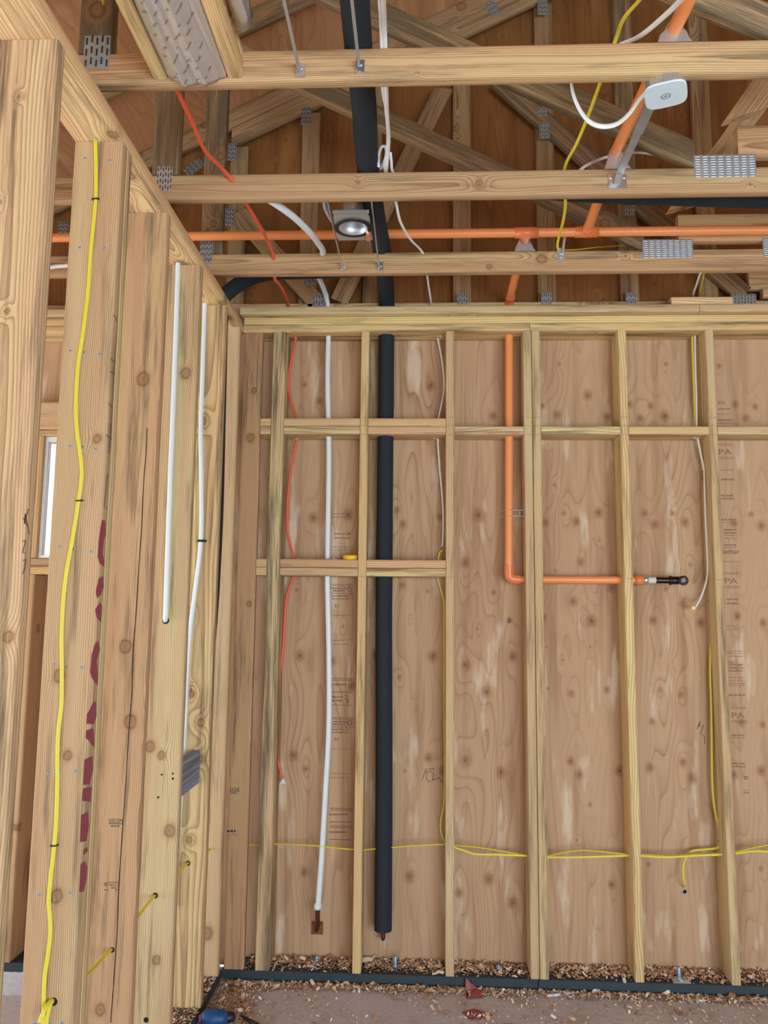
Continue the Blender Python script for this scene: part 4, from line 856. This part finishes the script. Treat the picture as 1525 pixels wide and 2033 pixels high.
pts = [at(1398, 540, Y=-.46), at(1394, 560, Y=-.2), at(1388, 588, Y=.03), Vector((1.60, .07, 3.0)), Vector((1.595, .08, 2.91))]+pth(((1375, 668), (1376, 720), (1378, 770), (1381, 845), (1384, 868), (1392, 905), (1399, 950), (1402, 1000), (1404, 1060), (1407, 1130), (1410, 1200), (1412, 1260), (1410, 1330), (1412, 1400), (1413, 1480), (1414, 1550), (1418, 1600), (1427, 1645), (1429, 1672), (1424, 1683), (1400, 1686), (1376, 1689), (1366, 1697), (1358, 1712), (1356, 1735), (1359, 1755), (1363, 1768)), .095)
pts[-1].y = .138
YR = empty('electrical_cable', pts[-1], 'yellow cable left of the far right stud, ending in a hole in the sheathing', 'cable')
m_ = MB(YR.location); m_.tube(smooth_path(pts, 6), .0052, 10, flat=.55, up=(0, 1, 0)); m_.build('cable_run', M_YEL, YR)
for px, py in ((1398, 936), (1411, 1193), (1430, 1670)):
    c = at(px, py, Y=.095); m_ = MB(YR.location); m_.obox(c, Vector((.009, 0, 0)), Vector((0, .006, 0)), Vector((0, 0, .0018))); m_.build('cable_staple', M_DARK, YR)
c = at(1359, 1770, Y=.1385); m_ = MB(YR.location); m_.lathe(c, (0, -1, 0), [(0, .0125), (.004, .0125), (.004, .009), (0, .009)], 18); m_.build('hole_bushing', M_STEEL, YR)
m_ = MB(YR.location); m_.lathe(c+Vector((0, -.001, 0)), (0, -1, 0), [(0, .009), (.0005, .009)], 16, cap=True); m_.build('dark_hole', M_HOLE, YR)
pts = [at(1391, 541, Y=-.46), at(1383, 565, Y=-.2), at(1376, 590, Y=.03), Vector((1.59, .06, 3.0)), Vector((1.595, .07, 2.91))]+pth(((1380, 668), (1381, 740), (1383, 800), (1383, 845), (1385, 868), (1391, 900), (1398, 935), (1399, 980), (1402, 1060), (1405, 1120), (1403, 1150), (1392, 1185), (1379, 1208)), .085)
WR = empty('electrical_cable', pts[-1], 'white cable beside the yellow one at far right, curling to a free end', 'cable')
m_ = MB(WR.location); m_.tube(smooth_path(pts, 6), .0052, 10, flat=.55, up=(0, 1, 0)); m_.build('cable_run', M_WHT, WR)
c = at(1376.5, 1207, Y=.08); m_ = MB(WR.location); m_.lathe(c, (0, -1, 0), [(0, .010), (.006, .010), (.008, .007)], 16, cap=True); m_.build('yellow_wire_cap', plain('cream_cap', rgb(240, 206, 130), .5), WR)
# yellow cable down the second left stud with staples
pts = [at(192, 240, Y=LY[1]-.006)+Vector((0, 0, .12))]+pth(((190, 269), (190.6, 330), (190, 395), (185, 450), (180, 500), (175, 575), (165, 660), (155, 725), (151, 800), (153, 855), (160, 905), (162, 945), (155, 1000), (144, 1070), (133, 1130), (126, 1190), (122.5, 1260), (123, 1330), (122, 1400), (115, 1465), (113.5, 1585), (109, 1669), (102, 1730), (97, 1787), (99, 1820), (100, 1850), (96, 1890), (89, 1938), (87, 1985), (86.5, 2040), (86, 2120)), LY[1]-.0045)
YS = empty('electrical_cable', pts[12], 'yellow cable stapled down the face of the paint-marked left stud', 'cable')
m_ = MB(YS.location); m_.tube(smooth_path(pts, 6), .0058, 10, flat=.5, up=(0, 1, 0)); m_.build('cable_run', M_YEL, YS)
for px, py in ((190, 395), (158, 994), (108, 1679)):
    c = at(px, py, Y=LY[1]-.006); m_ = MB(YS.location); m_.obox(c, Vector((.0095, 0, .001)), Vector((0, .004, 0)), Vector((0, 0, .0016))); m_.build('cable_staple', M_DARK, YS)
cable('electrical_cable', pth(((105, 1986), (100, 1996), (96, 2012), (93, 2035), (92, 2100)), LY[1]-.006), M_YEL, 'short yellow cable coming out of the hole low in the paint-marked left stud', r=.0045)
# loose cables up in the trusses
pts = [at(190, -60, Y=-1.95), at(205, 0, Y=-1.72), at(218, 35, Y=-1.66), at(226, 65, Y=-1.62), at(230, 105, Y=-1.60)]
cable('electrical_cable', pts+[at(232, 140, Y=-1.5)], M_YEL, 'yellow cable hanging in front of the dark upright at the top left', r=.0055)
pts = [at(1300, -40, Y=-2.0), at(1270, 0, Y=-1.85), at(1238, 38, Y=-1.74), at(1222, 80, Y=-1.64), at(1203, 130, Y=-1.58), at(1190, 170, Y=-1.5), at(1168, 230, Y=-1.36), at(1145, 285, Y=-1.22), at(1122, 330, Y=-1.08), at(1120, 370, Y=-1.0), at(1123, 405, Y=-.95), at(1118, 440, Y=-.80), at(1110, 470, Y=-.64), at(1107, 488, Y=-.55), at(1113, 496, Y=-.47), at(1150, 495, Y=-.35), at(1185, 491, Y=-.25), at(1230, 488, Y=-.1), at(1300, 485, Y=0)]
cable('electrical_cable', pts, M_YEL, 'yellow cable draped over the truss chords at upper right, ending at the strap hook', r=.0055)
OB = at(1322, 188, Z=2.95)
pts = [at(1400, -60, Y=-2.1), at(1352, 0, Y=-1.9), at(1310, 40, Y=-1.78), at(1270, 72, Y=-1.69), at(1230, 90, Y=-1.63), at(1180, 120, Y=-1.60), at(1140, 150, Y=-1.62), at(1136, 175, Y=-1.60), at(1147, 210, Y=-1.55), at(1168, 240, Y=-1.50), at(1195, 251, Y=-1.48), at(1225, 246, Y=-1.5), at(1250, 225, Y=-1.54), at(1268, 200, Y=-1.58), at(1286, 180, Y=-1.63), OB+Vector((-.035, 0, .03))]
cable('electrical_cable', pts, M_WHT, 'white flat cable looping below the nearest chord into the octagon box', r=.0075, flat=.45, up=(0, 1, .2))
cable('electrical_cable', [at(1150, 340, Y=-1.02), at(1165, 328, Y=-1.0), at(1200, 313, Y=-.95), at(1240, 304, Y=-.9), at(1280, 304, Y=-.85), at(1340, 315, Y=-.8)], M_WHT, 'grey-white cable glimpsed behind the octagon box bar', r=.006)
cable('electrical_cable', [at(-40, 560, Y=-.55), at(95, 532, Y=-.52), at(135, 527, Y=-.515), at(260, 515, Y=-.51), at(330, 508, Y=-.51)], M_WHT, 'white tube crossing the third chord in the left room', r=.0085, flat=1.0)

# ------------------------------------------------------------------ fixtures
# octagon ceiling box with white cover on a telescoping bar
F = empty('ceiling_box', OB, 'octagon ceiling box with a white plastic cover hanging below the nearest chord', 'electrical box')
def octo(c, r, h, z0):
    return [Vector((c.x+r*math.cos(a_), c.y+r*math.sin(a_), z0)) for a_ in [math.pi/8+i*math.pi/4 for i in range(8)]]
m_ = MB(F.location); P8 = octo(OB, .052, 0, OB.z+.004); m_.prism(P8, (0, 0, .05)); o = m_.build('steel_box', M_STEEL, F)
m_ = MB(F.location); ring_ = []
rs_ = random.Random(4)
for i in range(40):
    a_ = 2*math.pi*i/40; n_ = 4.0; ca, sa = math.cos(a_+.35), math.sin(a_+.35)
    rr = .058/((abs(ca)**n_+abs(sa)**n_)**(1/n_))
    rr *= .93
    ring_.append(Vector((OB.x+rr*math.cos(a_), OB.y+rr*math.sin(a_), OB.z-.003)))
m_.prism(ring_, (0, 0, .006)); o = m_.build('white_cover', M_BOXWHITE, F); bv = o.modifiers.new('b', 'BEVEL'); bv.width = .002; bv.segments = 2
m_ = MB(F.location); m_.lathe(OB+Vector((0, 0, -.0035)), (0, 0, -1), [(0, .012), (.001, .012), (.001, .010), (0, .010)], 18); m_.lathe(OB+Vector((0, 0, -.0035)), (0, 0, -1), [(0, .004), (.001, .0035), (.001, .0001)], 12); m_.build('cover_emblem', M_DULL, F)
fb = at(1226, 360, Y=TB-.002); bz = 3.010
m_ = MB(F.location); a_ = Vector((OB.x-.004, TA+.04, bz-.003)); b_ = Vector((fb.x, TB-.03, fb.z+.012)); d_ = (b_-a_)
mid = a_+d_*.55
def flatbar(mb, p, q, w_, t_):
    dd = (q-p).normalized(); sx_ = dd.cross(Vector((0, 0, 1))).normalized(); uu = sx_.cross(dd)
    mb.obox((p+q)/2, (q-p)/2, sx_*w_/2, uu*t_/2)
flatbar(m_, a_, mid, .030, .008); flatbar(m_, mid-d_*.06, b_, .024, .006)
m_.build('telescoping_bar', M_DULL, F)
m_ = MB(F.location); m_.obox(fb, Vector((.031, 0, 0)), Vector((0, .0012, 0)), Vector((0, 0, .025))); flatbar(m_, b_+Vector((0, -.004, .003)), fb+Vector((-.002, -.002, -.010)), .022, .003)
for sx in (-.022, .022):
    m_.lathe(fb+Vector((sx, -.001, .012)), (0, -1, 0), [(0, .006), (.002, .005), (.003, .0001)], 12)
m_.build('bar_foot', M_BRIGHT, F)

# recessed can light hung between the second and third truss
CN = Vector((.0115, -.867, 2.985)); K = empty('recessed_can_light', CN, 'silver recessed can light on a square pan between the second and third truss', 'light fixture')
m_ = MB(K.location); nseg = 36
sq = [Vector((CN.x+sx, CN.y+sy_, 0)) for sx, sy_ in ((-.066, -.104), (.066, -.104), (.066, .104), (-.066, .104))]
# pan with a round opening
cir = [Vector((CN.x+.0555*math.cos(2*math.pi*i/nseg), CN.y+.064*math.sin(2*math.pi*i/nseg), 0)) for i in range(nseg)]
def sqp(i):
    a_ = 2*math.pi*i/nseg; ca, sa = math.cos(a_), math.sin(a_); k_ = min(.066/abs(ca) if abs(ca) > 1e-6 else 9, .104/abs(sa) if abs(sa) > 1e-6 else 9); return Vector((CN.x+ca*k_, CN.y+sa*k_, 0))
for z_ in (CN.z, CN.z+.0015):
    o_ = [Vector((p_.x, p_.y, z_)) for p_ in cir]+[Vector((sqp(i).x, sqp(i).y, z_)) for i in range(nseg)]
    m_.add(o_, [(i, (i+1) % nseg, nseg+(i+1) % nseg, nseg+i) for i in range(nseg)])
m_.box(CN.x-.066, CN.x+.066, CN.y+.1025, CN.y+.104, CN.z, CN.z+.014); m_.box(CN.x-.066, CN.x+.066, CN.y-.104, CN.y-.1025, CN.z, CN.z+.014)
m_.build('mounting_pan', M_STEEL, K)
m_ = MB(K.location); m_.lathe((CN.x, CN.y, CN.z-.004), (0, 0, 1), [(0, .054), (0, .070), (.010, .070), (.010, .054)], 40); m_.build('trim_ring', M_DARK, K)
m_ = MB(K.location); m_.lathe((CN.x, CN.y, CN.z-.003), (0, 0, 1), [(0, .0545), (.030, .0540), (.052, .040), (.060, .0375), (.17, .0375), (.17, .0001)], 40); o = m_.build('can_housing', M_STEEL, K); sd = o.modifiers.new('s', 'SOLIDIFY'); sd.thickness = .0012; sd.offset = 1
m_ = MB(K.location); m_.box(CN.x-.055, CN.x+.012, CN.y+.062, CN.y+.100, CN.z+.014, CN.z+.10); m_.build('junction_box', M_STEEL, K)
hx0, hx1 = CN.x-.0755, CN.x+.0825
m_ = MB(K.location); cz = []
for i in range(90):
    t_ = i/89; cz.append(smooth_path([Vector((CN.x-.062, CN.y+.02, CN.z+.02)), Vector((CN.x-.085, CN.y-.01, CN.z+.035)), Vector((CN.x-.100, CN.y-.06, CN.z+.060)), Vector((CN.x-.085, CN.y-.12, CN.z+.075)), Vector((CN.x-.055, CN.y-.16, CN.z+.085)), Vector((CN.x-.02, CN.y-.12, CN.z+.10))], 20)[int(t_*99)])
m_.tube(cz, .0085, 12, r_fn=lambda t: .0085+.0013*math.sin(t*2*math.pi*40)); m_.build('flexible_conduit', M_STEEL, K)
for hx in (-.0655, .0900):
    m_ = MB(K.location); z_ = 3.004
    m_.box(hx-.0015, hx+.0015, TB+.040, TC-.012, z_-.006, z_+.004); m_.box(hx-.005, hx+.0015, TB+.040, TC-.012, z_+.004, z_+.0055)
    m_.build('hanger_bar', M_STEEL, K)
    m_ = MB(K.location); m_.box(hx-.006, hx+.016, TC-.0025, TC-.0005, 2.984, 3.022); m_.box(hx-.006, hx-.004, TC-.016, TC-.0025, 2.990, 3.018); m_.box(hx-.004, hx+.014, TC-.012, TC-.0025, 2.984, 2.986)
    m_.lathe((hx+.006, TC-.0025, 3.004), (0, -1, 0), [(0, .005), (.003, .0045), (.0035, .0001)], 10); m_.build('bar_foot', M_BRIGHT, K)
m_ = MB(K.location)
for dx in (0, .004): m_.tube(smooth_path([(CN.x-.02+dx, CN.y-.03, CN.z+.06), (CN.x+.02+dx, CN.y-.02, CN.z+.035), (CN.x+.040+dx, CN.y+.0, CN.z+.010), (CN.x+.050+dx, CN.y+.030, CN.z-.008)], 6), .0022, 8)
m_.build('white_wires', M_WHT, K)
m_ = MB(K.location); m_.obox((CN.x+.053, CN.y+.055, CN.z-.010), Vector((.0065, 0, 0)), Vector((0, .026, 0)), Vector((0, 0, .005))); m_.build('orange_connector', M_CPVCF, K)

# hanger bars of another fixture nearer the camera
for i, (px, py, lab) in enumerate(((597, 140, 'thin steel hanger bar nailed to the nearest chord, left of the black foam pipe'), (715, 133, 'thin steel hanger bar nailed to the nearest chord, in front of the black foam pipe'))):
    c = at(px, py, Y=TA-.001); H = empty('hanger_bar', c, lab, 'bracket')
    m_ = MB(H.location); q0 = c+Vector((-.004, -.012, -.004)); q1 = q0+Vector((.0, -1.0, .005))
    m_.obox((q0+q1)/2, Vector((.0018, 0, 0)), (q1-q0)/2, Vector((0, 0, .0055))); m_.obox((q0+q1)/2+Vector((.003, 0, -.005)), Vector((.0035, 0, 0)), (q1-q0)/2, Vector((0, 0, .001))); m_.build('bar_rail', M_STEEL, H)
    m_ = MB(H.location); m_.box(c.x-.010, c.x+.012, TA-.003, TA-.0008, c.z-.020, c.z+.020); m_.box(c.x-.010, c.x-.008, TA-.016, TA-.003, c.z-.012, c.z+.016); m_.box(c.x-.010, c.x+.012, TA-.009, TA-.003, c.z-.020, c.z-.018)
    m_.lathe((c.x+.002, TA-.003, c.z+.004), (0, -1, 0), [(0, .0045), (.002, .004), (.0026, .0001)], 10); m_.build('bar_foot', M_BRIGHT if i else M_STEEL, H)

# boards and foil blanket at the upper left, in front of the nearest chord
lumber('ceiling_joist', -.4575, -.4225, -3.0, TA-.0015, 2.9845, 3.0735, 'short joist board on the left side of the shiny foil', 'joist', along='Y', tint='yellow', weather=.1, seed=501)
lumber('ceiling_joist', -.2560, -.2175, -3.0, TA-.0015, 2.9855, 3.0705, 'short joist board on the right side of the shiny foil', 'joist', along='Y', tint='yellow', weather=.15, seed=502)
FX0, FX1 = -.421, -.2575
def foil_z(x, y):
    u_ = (x-FX0)/(FX1-FX0); d_ = TA-y
    z = 2.974 + .0058*math.sin(u_*16+1.0*math.sin(d_*3))*(.7+.3*math.sin(d_*4+u_*3)) + .0016*math.sin(u_*37+d_*7) + .0012*math.sin(d_*27+u_*12)
    z += .020*(abs(2*u_-1)**6) - .012*math.exp(-((u_-.45)/.25)**2)
    return z
FO = empty('foil_blanket', ((FX0+FX1)/2, TA-.01, 2.97), 'shiny printed foil blanket bulging between two joist boards at upper left', 'insulation')
m_ = MB(FO.location); nu, nv = 60, 110; vs = []
for j in range(nv+1):
    y = TA-.0035-j*1.2/nv
    for i in range(nu+1):
        x = FX0+(FX1-FX0)*i/nu; vs.append((x, y, foil_z(x, y)-.003*math.exp(-j/1.2)*abs(math.sin(i*.9))))
n0 = len(vs); vs += [(v[0], v[1], 3.06) for v in vs]
fs = [(j*(nu+1)+i, j*(nu+1)+i+1, (j+1)*(nu+1)+i+1, (j+1)*(nu+1)+i) for j in range(nv) for i in range(nu)]
fs2 = [tuple(n0+k_ for k_ in f_)[::-1] for f_ in fs]
edge = [i for i in range(nu+1)]+[j*(nu+1)+nu for j in range(1, nv+1)]+[nv*(nu+1)+i for i in range(nu-1, -1, -1)]+[j*(nu+1) for j in range(nv-1, 0, -1)]
fs3 = [(edge[i], edge[(i+1) % len(edge)], n0+edge[(i+1) % len(edge)], n0+edge[i]) for i in range(len(edge))]
m_.add(vs, fs+fs2+fs3, 0, True); m_.build('foil_sheet', M_FOIL, FO)
m_ = MB(FO.location)
def drape(v): return Vector((v.x, v.y, foil_z(min(max(v.x, FX0), FX1), v.y)-.0012))
rr = random.Random(9)
words_ = ['hom-sofa', 'hom', 'ho', 'homs', 'sofa', 'hom-sofa', 'hofa']
for j in range(12):
    for i in range(4):
        x = FX0+.02+(FX1-FX0-.04)*(i+.5*(j % 2)+.25)/4.2; y = TA-.026-j*.040-rr.uniform(-.010, .010)
        if x > FX1-.012: continue
        b_ = words_[(i*3+j*2) % 7]; sz = .0092
        # print runs diagonally on the underside (seen from below)
        m_ = MB(FO.location); add_text(m_, b_, sz, (x, y, 0), Vector((.62, -.78, 0)), Vector((-.78, -.62, 0))*1.0, mi=0, fn=drape); m_.build('foil_print', M_FOILINK, FO)
m_ = MB(at(465, 20, Y=-2.0)); c = at(470, 10, Y=-1.95)
vs, fs = [], []
for j in range(14):
    for i in range(10):
        a_ = i/9*math.pi*1.2-.3; rr_ = .035+.006*math.sin(j*1.7+i*2.1)
        vs.append((c.x-.01+rr_*math.cos(a_)*.6+.003*math.sin(i*3+j), -2.45+j*.048, 3.055-.03*math.sin(a_)*1.2+.004*math.sin(j*2.3+i)))
for j in range(13):
    for i in range(9): fs.append((j*10+i, j*10+i+1, (j+1)*10+i+1, (j+1)*10+i))
m_.add(vs, fs, 0, True); o = tag(m_.build('foil_blanket', M_FOIL), 'crumpled foil edge hanging right of the foil joist boards', 'insulation'); sd = o.modifiers.new('s', 'SOLIDIFY'); sd.thickness = .006

# ------------------------------------------------------------------ small things
c = at(696, 1106, Y=.045); zt = 1.8035
m_ = MB((c.x, .045, zt)); m_.lathe((c.x, .045, zt), (0, 0, 1), [(0, .018), (0, .0375), (.0205, .0375), (.0205, .018), (0, .018)], 32)
tag(m_.build('tape_roll', M_YELD), 'yellow tape roll lying on the low block left of the narrow stud', 'tape')
for (px, py, lab, h_) in ((629, 1910, 'zinc anchor bolt in the shavings below the white tube', .028), (785, 1921, 'zinc anchor bolt standing below the black foam pipe', .050), (990, 1925, 'zinc anchor bolt left of the touching stud pair', .020), (1349, 1946, 'zinc anchor bolt on a square washer at the right', .055)):
    c = at(px, py, Z=0.0); y_ = min(max(c.y, .03), .10); A_ = empty('anchor_bolt', (c.x, y_, 0), lab, 'bolt')
    m_ = MB(A_.location); m_.lathe((c.x, y_, -.0005), (0, 0, 1), [(0, .0075), (h_-.002, .0075), (h_, .006)], 14, cap=True); m_.build('bolt_shank', M_BLUEBOLT, A_)
    m_ = MB(A_.location); m_.lathe((c.x, y_, .004), (0, 0, 1), [(0, .011), (.010, .011), (.011, .0085)], 6, cap=True); m_.build('hex_nut', M_BLUEBOLT, A_)
    if px == 1349:
        m_ = MB(A_.location); m_.box(c.x-.035, c.x+.04, .004, .064, -.0005, .0045); m_.build('square_washer', M_BRIGHT, A_)
# floor litter
c0, c1 = at(1086, 1977, Z=FZ+.006), at(1144, 1967, Z=FZ+.006); c0.y = min(c0.y, -.012); c1.y = -.014
m_ = MB(c0); m_.tube([c0, c1], .0055, 12)
tag(m_.build('plastic_rod', M_PEX), 'white plastic tube offcut lying along the dark sill', 'tube offcut')
c = Vector((1.457, -.030, FZ+.002)); m_ = MB(c); m_.lathe(c, (0, 0, 1), [(0, .0075), (0, .019), (.007, .019), (.007, .0075), (0, .0075)], 20)
tag(m_.build('paper_ring', M_PAPER), 'pale ring lying on the floor near the far right stud', 'ring')
m_ = MB((.49, -.05, FZ)); q = at(922, 1972, Z=FZ)
vs = [(.470, -.030, FZ+.001), (.500, -.028, FZ+.001), (.474, -.020, FZ+.055), (.486, -.022, FZ+.044), (.520, -.03, FZ+.02), (.545, -.04, FZ+.012), (.54, -.075, FZ+.002), (.50, -.085, FZ+.003), (.472, -.09, FZ+.002)]
m_.add(vs, [(0, 2, 3, 1), (0, 1, 4, 7, 8), (1, 3, 4), (4, 5, 6, 7)])
o = tag(m_.build('plastic_scrap', M_RED), 'torn red plastic film scrap standing against the sill', 'scrap'); sd = o.modifiers.new('s', 'SOLIDIFY'); sd.thickness = .0015
m_ = MB((.52, -.25, FZ)); rr = random.Random(5); ring_ = [(.50+.055*math.cos(t)*(1+.25*math.sin(3*t+1)), -.215+.04*math.sin(t)*(1+.2*math.cos(4*t)), FZ+.0006) for t in [i*2*math.pi/24 for i in range(24)]]
m_.prism(ring_, (0, 0, .0012)); tag(m_.build('plastic_scrap', M_RED), 'flat red plastic film scrap lying on the concrete', 'scrap')
# blue glove or tool at the bottom left edge of the room floor
GLP = at(428, 2033, Z=FZ)
GL = empty('cordless_tool', (GLP.x, GLP.y-.02, FZ), 'blue power tool on the floor at the bottom edge, half in the photo', 'tool')
m_ = MB(GL.location); cc = Vector((GLP.x+.002, GLP.y-.035, FZ+.034))
m_.lathe(cc+Vector((-.055, .0, 0)), (1, .15, 0), [(0, .0001), (.004, .020), (.018, .030), (.05, .034), (.085, .031), (.105, .022), (.112, .0001)], 20); m_.build('tool_body', M_BLUE, GL)
m_ = MB(GL.location); m_.lathe(cc+Vector((.05, .02, 0)), (1, .15, 0), [(0, .020), (.02, .018), (.028, .008), (.03, .0001)], 16); m_.build('black_chuck', M_DARK, GL)
m_ = MB(GL.location); m_.lathe(cc+Vector((-.062, -.002, .0)), (1, .15, 0), [(0, .0001), (.002, .014), (.012, .019), (.014, .0001)], 14); m_.build('red_end_cap', M_RED, GL)
a_, b_ = at(479, 2016, Z=FZ+.02), at(506, 2033, Z=FZ+.02); m_ = MB(b_); dd = (b_-a_)
m_.tube([a_, a_+dd*.3, a_+dd*1.0, a_+dd*2.6], .006, 10, r_fn=lambda t: .004+.008*t)
tag(m_.build('pry_bar', M_DARK), 'black tapered tool handle beside the blue tool at the bottom edge', 'tool')

# ------------------------------------------------------------------ wood shavings
def shavings(name, n, region, size, label, seed):
    rs = np.random.RandomState(seed); vs, fs, at_ = [], [], []
    k = 0
    while k < n:
        pt = region(rs)
        if pt is None: continue
        x, y, z = pt; k += 1
        L_ = size*rs.lognormal(0, .45); wd = L_*rs.uniform(.25, .6); cu = rs.uniform(-1.6, 1.6); a_ = rs.uniform(0, 2*np.pi); tl = rs.uniform(-.5, .5); rl = rs.uniform(-.6, .6)
        R_ = Matrix.Rotation(a_, 3, 'Z') @ Matrix.Rotation(tl, 3, 'Y') @ Matrix.Rotation(rl, 3, 'X')
        b0 = len(vs); c_ = rs.rand(); zmin = 9; tmp = []
        for i in range(4):
            t = i/3-.5; ang = t*cu
            lx = L_*(math.sin(ang)/cu if abs(cu) > .05 else t); lz = L_*((1-math.cos(ang))/cu if abs(cu) > .05 else 0)
            for s_ in (-.5, .5):
                v = R_ @ Vector((lx, wd*s_*(1-.5*abs(t)), lz)); tmp.append(v); zmin = min(zmin, v.z)
        for v in tmp: vs.append((x+v.x, y+v.y, z+v.z-zmin)); at_.append(c_)
        for i in range(3): fs.append((b0+2*i, b0+2*i+1, b0+2*i+3, b0+2*i+2))
    me = bpy.data.meshes.new(name); me.from_pydata(vs, [], fs); me.update()
    a2 = me.attributes.new('chip', 'FLOAT', 'POINT'); a2.data.foreach_set('value', np.array(at_, np.float32))
    return tag(link(name, me, M_CHIP), label, 'shavings', kind='stuff')
def on_sill(rs):
    x = rs.uniform(-.49, 2.3); y = .139-abs(rs.normal(0, .055))
    if y < .004: return None
    for xs_, hw_ in ((0, .022), (S, .022), (2*S-.02, .045), (3*S, .022), (4*S, .022), (-.4145, .034)):
        if abs(x-xs_) < hw_: return None
    return (x, y, rs.uniform(0, .010)*(y/.14))
shavings('wood_shavings', 8000, on_sill, .0115, 'wood shavings heaped on the sill plate between the studs', 1)
def on_floor(rs):
    x = rs.uniform(-.58, 2.4)
    if rs.rand() < .42: y = -.004-abs(rs.normal(0, .03))
    else: y = rs.uniform(-.75, -.005)
    n_ = math.sin(x*5.1+1)*math.sin(y*9+x*2)+.6*math.sin(x*13+y*17)
    if y < -.07 and rs.rand() > .38+.35*n_: return None
    if x < -.42 and rs.rand() < .0: return None
    return (x, y, FZ+rs.uniform(0, .004)+(.006 if y > -.05 else 0)*rs.rand())
shavings('wood_shavings', 9000, on_floor, .0110, 'wood shavings scattered over the concrete floor', 2)
def corner_pile(rs): return (rs.uniform(-.585, -.40), rs.uniform(-.40, -.01), FZ+rs.uniform(0, .008))
shavings('wood_shavings', 1500, corner_pile, .009, 'wood shavings piled in the floor corner by the left wall', 3)
def left_sill(rs):
    y = rs.uniform(-1.9, -.01)
    for yy in LY+[-.07]:
        if yy-.004 < y < yy+.042: return None
    return (rs.uniform(XL-.138, XL-.004), y, 0.0)
shavings('wood_shavings', 5500, left_sill, .0075, 'fine wood chips on the left wall sill between the studs', 4)
def on_blocks(rs):
    return (rs.uniform(-.37, .37), rs.uniform(.004, .06), 1.8032) if True else None
def blocks_only(rs):
    x = rs.uniform(-.375, .38)
    if abs(x) < .022 or abs(x-.10) < .045 or abs(x+.187) < .02 or abs(x+.05) < .045: return None
    return (x, rs.uniform(.003, .05), 1.8032)
shavings('wood_shavings', 110, blocks_only, .007, 'few wood shavings on top of the low blocks', 5)
# splinters around the drilled holes
m_ = MB(at(585, 668, Y=.06)); rr = random.Random(3); spl = []
for px, py in ((585, 666), (870, 666), (590, 870), (867, 870), (1385, 868), (192, 275), (560, 1677)):
    Yh = .05 if px > 300 else LY[1]-.012
    for i in range(9):
        c = at(px+rr.uniform(-8, 8), py+rr.uniform(-2, 4), Y=Yh); d_ = Vector((rr.uniform(-1, 1), rr.uniform(-1, 1), rr.uniform(-1.4, .1)))*.006
        m_.tube([c, c+d_, c+d_*1.6+Vector((rr.uniform(-.003, .003), 0, -.002))], .0007, 5)
tag(m_.build('wood_splinters', M_SPLINT), 'pale curled splinters hanging around the drilled cable holes', 'splinters', kind='stuff')

# ------------------------------------------------------------------ groups of repeats and sub-parts
GROUPS = {'blocking': 'short blocks between the studs', 'stud': 'wall studs', 'plate': 'top plates', 'sill': 'sill plates and sill boards', 'nailer': 'nailer boards on top of the walls', 'jamb': 'boards lining the window opening',
          'cable': 'electrical cables', 'tube': 'white water tubes', 'bolt': 'anchor bolts in the sill', 'bracket': 'metal brackets and hanger bars', 'joist': 'short joist boards beside the foil', 'scrap': 'red plastic scraps', 'insulation': 'foil insulation'}
for o in list(COL.objects):
    if o.parent is None and o.get('category') in GROUPS and not o.get('group'): o['group'] = GROUPS[o['category']]
    if o.parent is None and o.name.startswith('insulated_pipe'): o['group'] = 'black foam insulated pipes'
def sub(root, part, pieces):
    kids = {k_.name.split('.')[0]: k_ for k_ in root.children}
    for p_ in pieces:
        if p_ in kids and part in kids: kids[p_].parent = kids[part]
sub(F, 'white_cover', ['cover_emblem']); sub(F, 'telescoping_bar', ['bar_foot']); sub(K, 'white_wires', ['orange_connector']); sub(K, 'can_housing', ['trim_ring'])
sub(C2, 'tube_clip', ['clip_nail']); sub(YR, 'hole_bushing', ['dark_hole']); sub(WR, 'cable_run', ['yellow_wire_cap']); sub(Wt_, 'copper_stub', ['copper_flange']); sub(B, 'copper_stub', ['copper_flange'])
sub(P, 'black_steel_nipple', ['thread_tape']); sub(GL, 'tool_body', ['red_end_cap'])
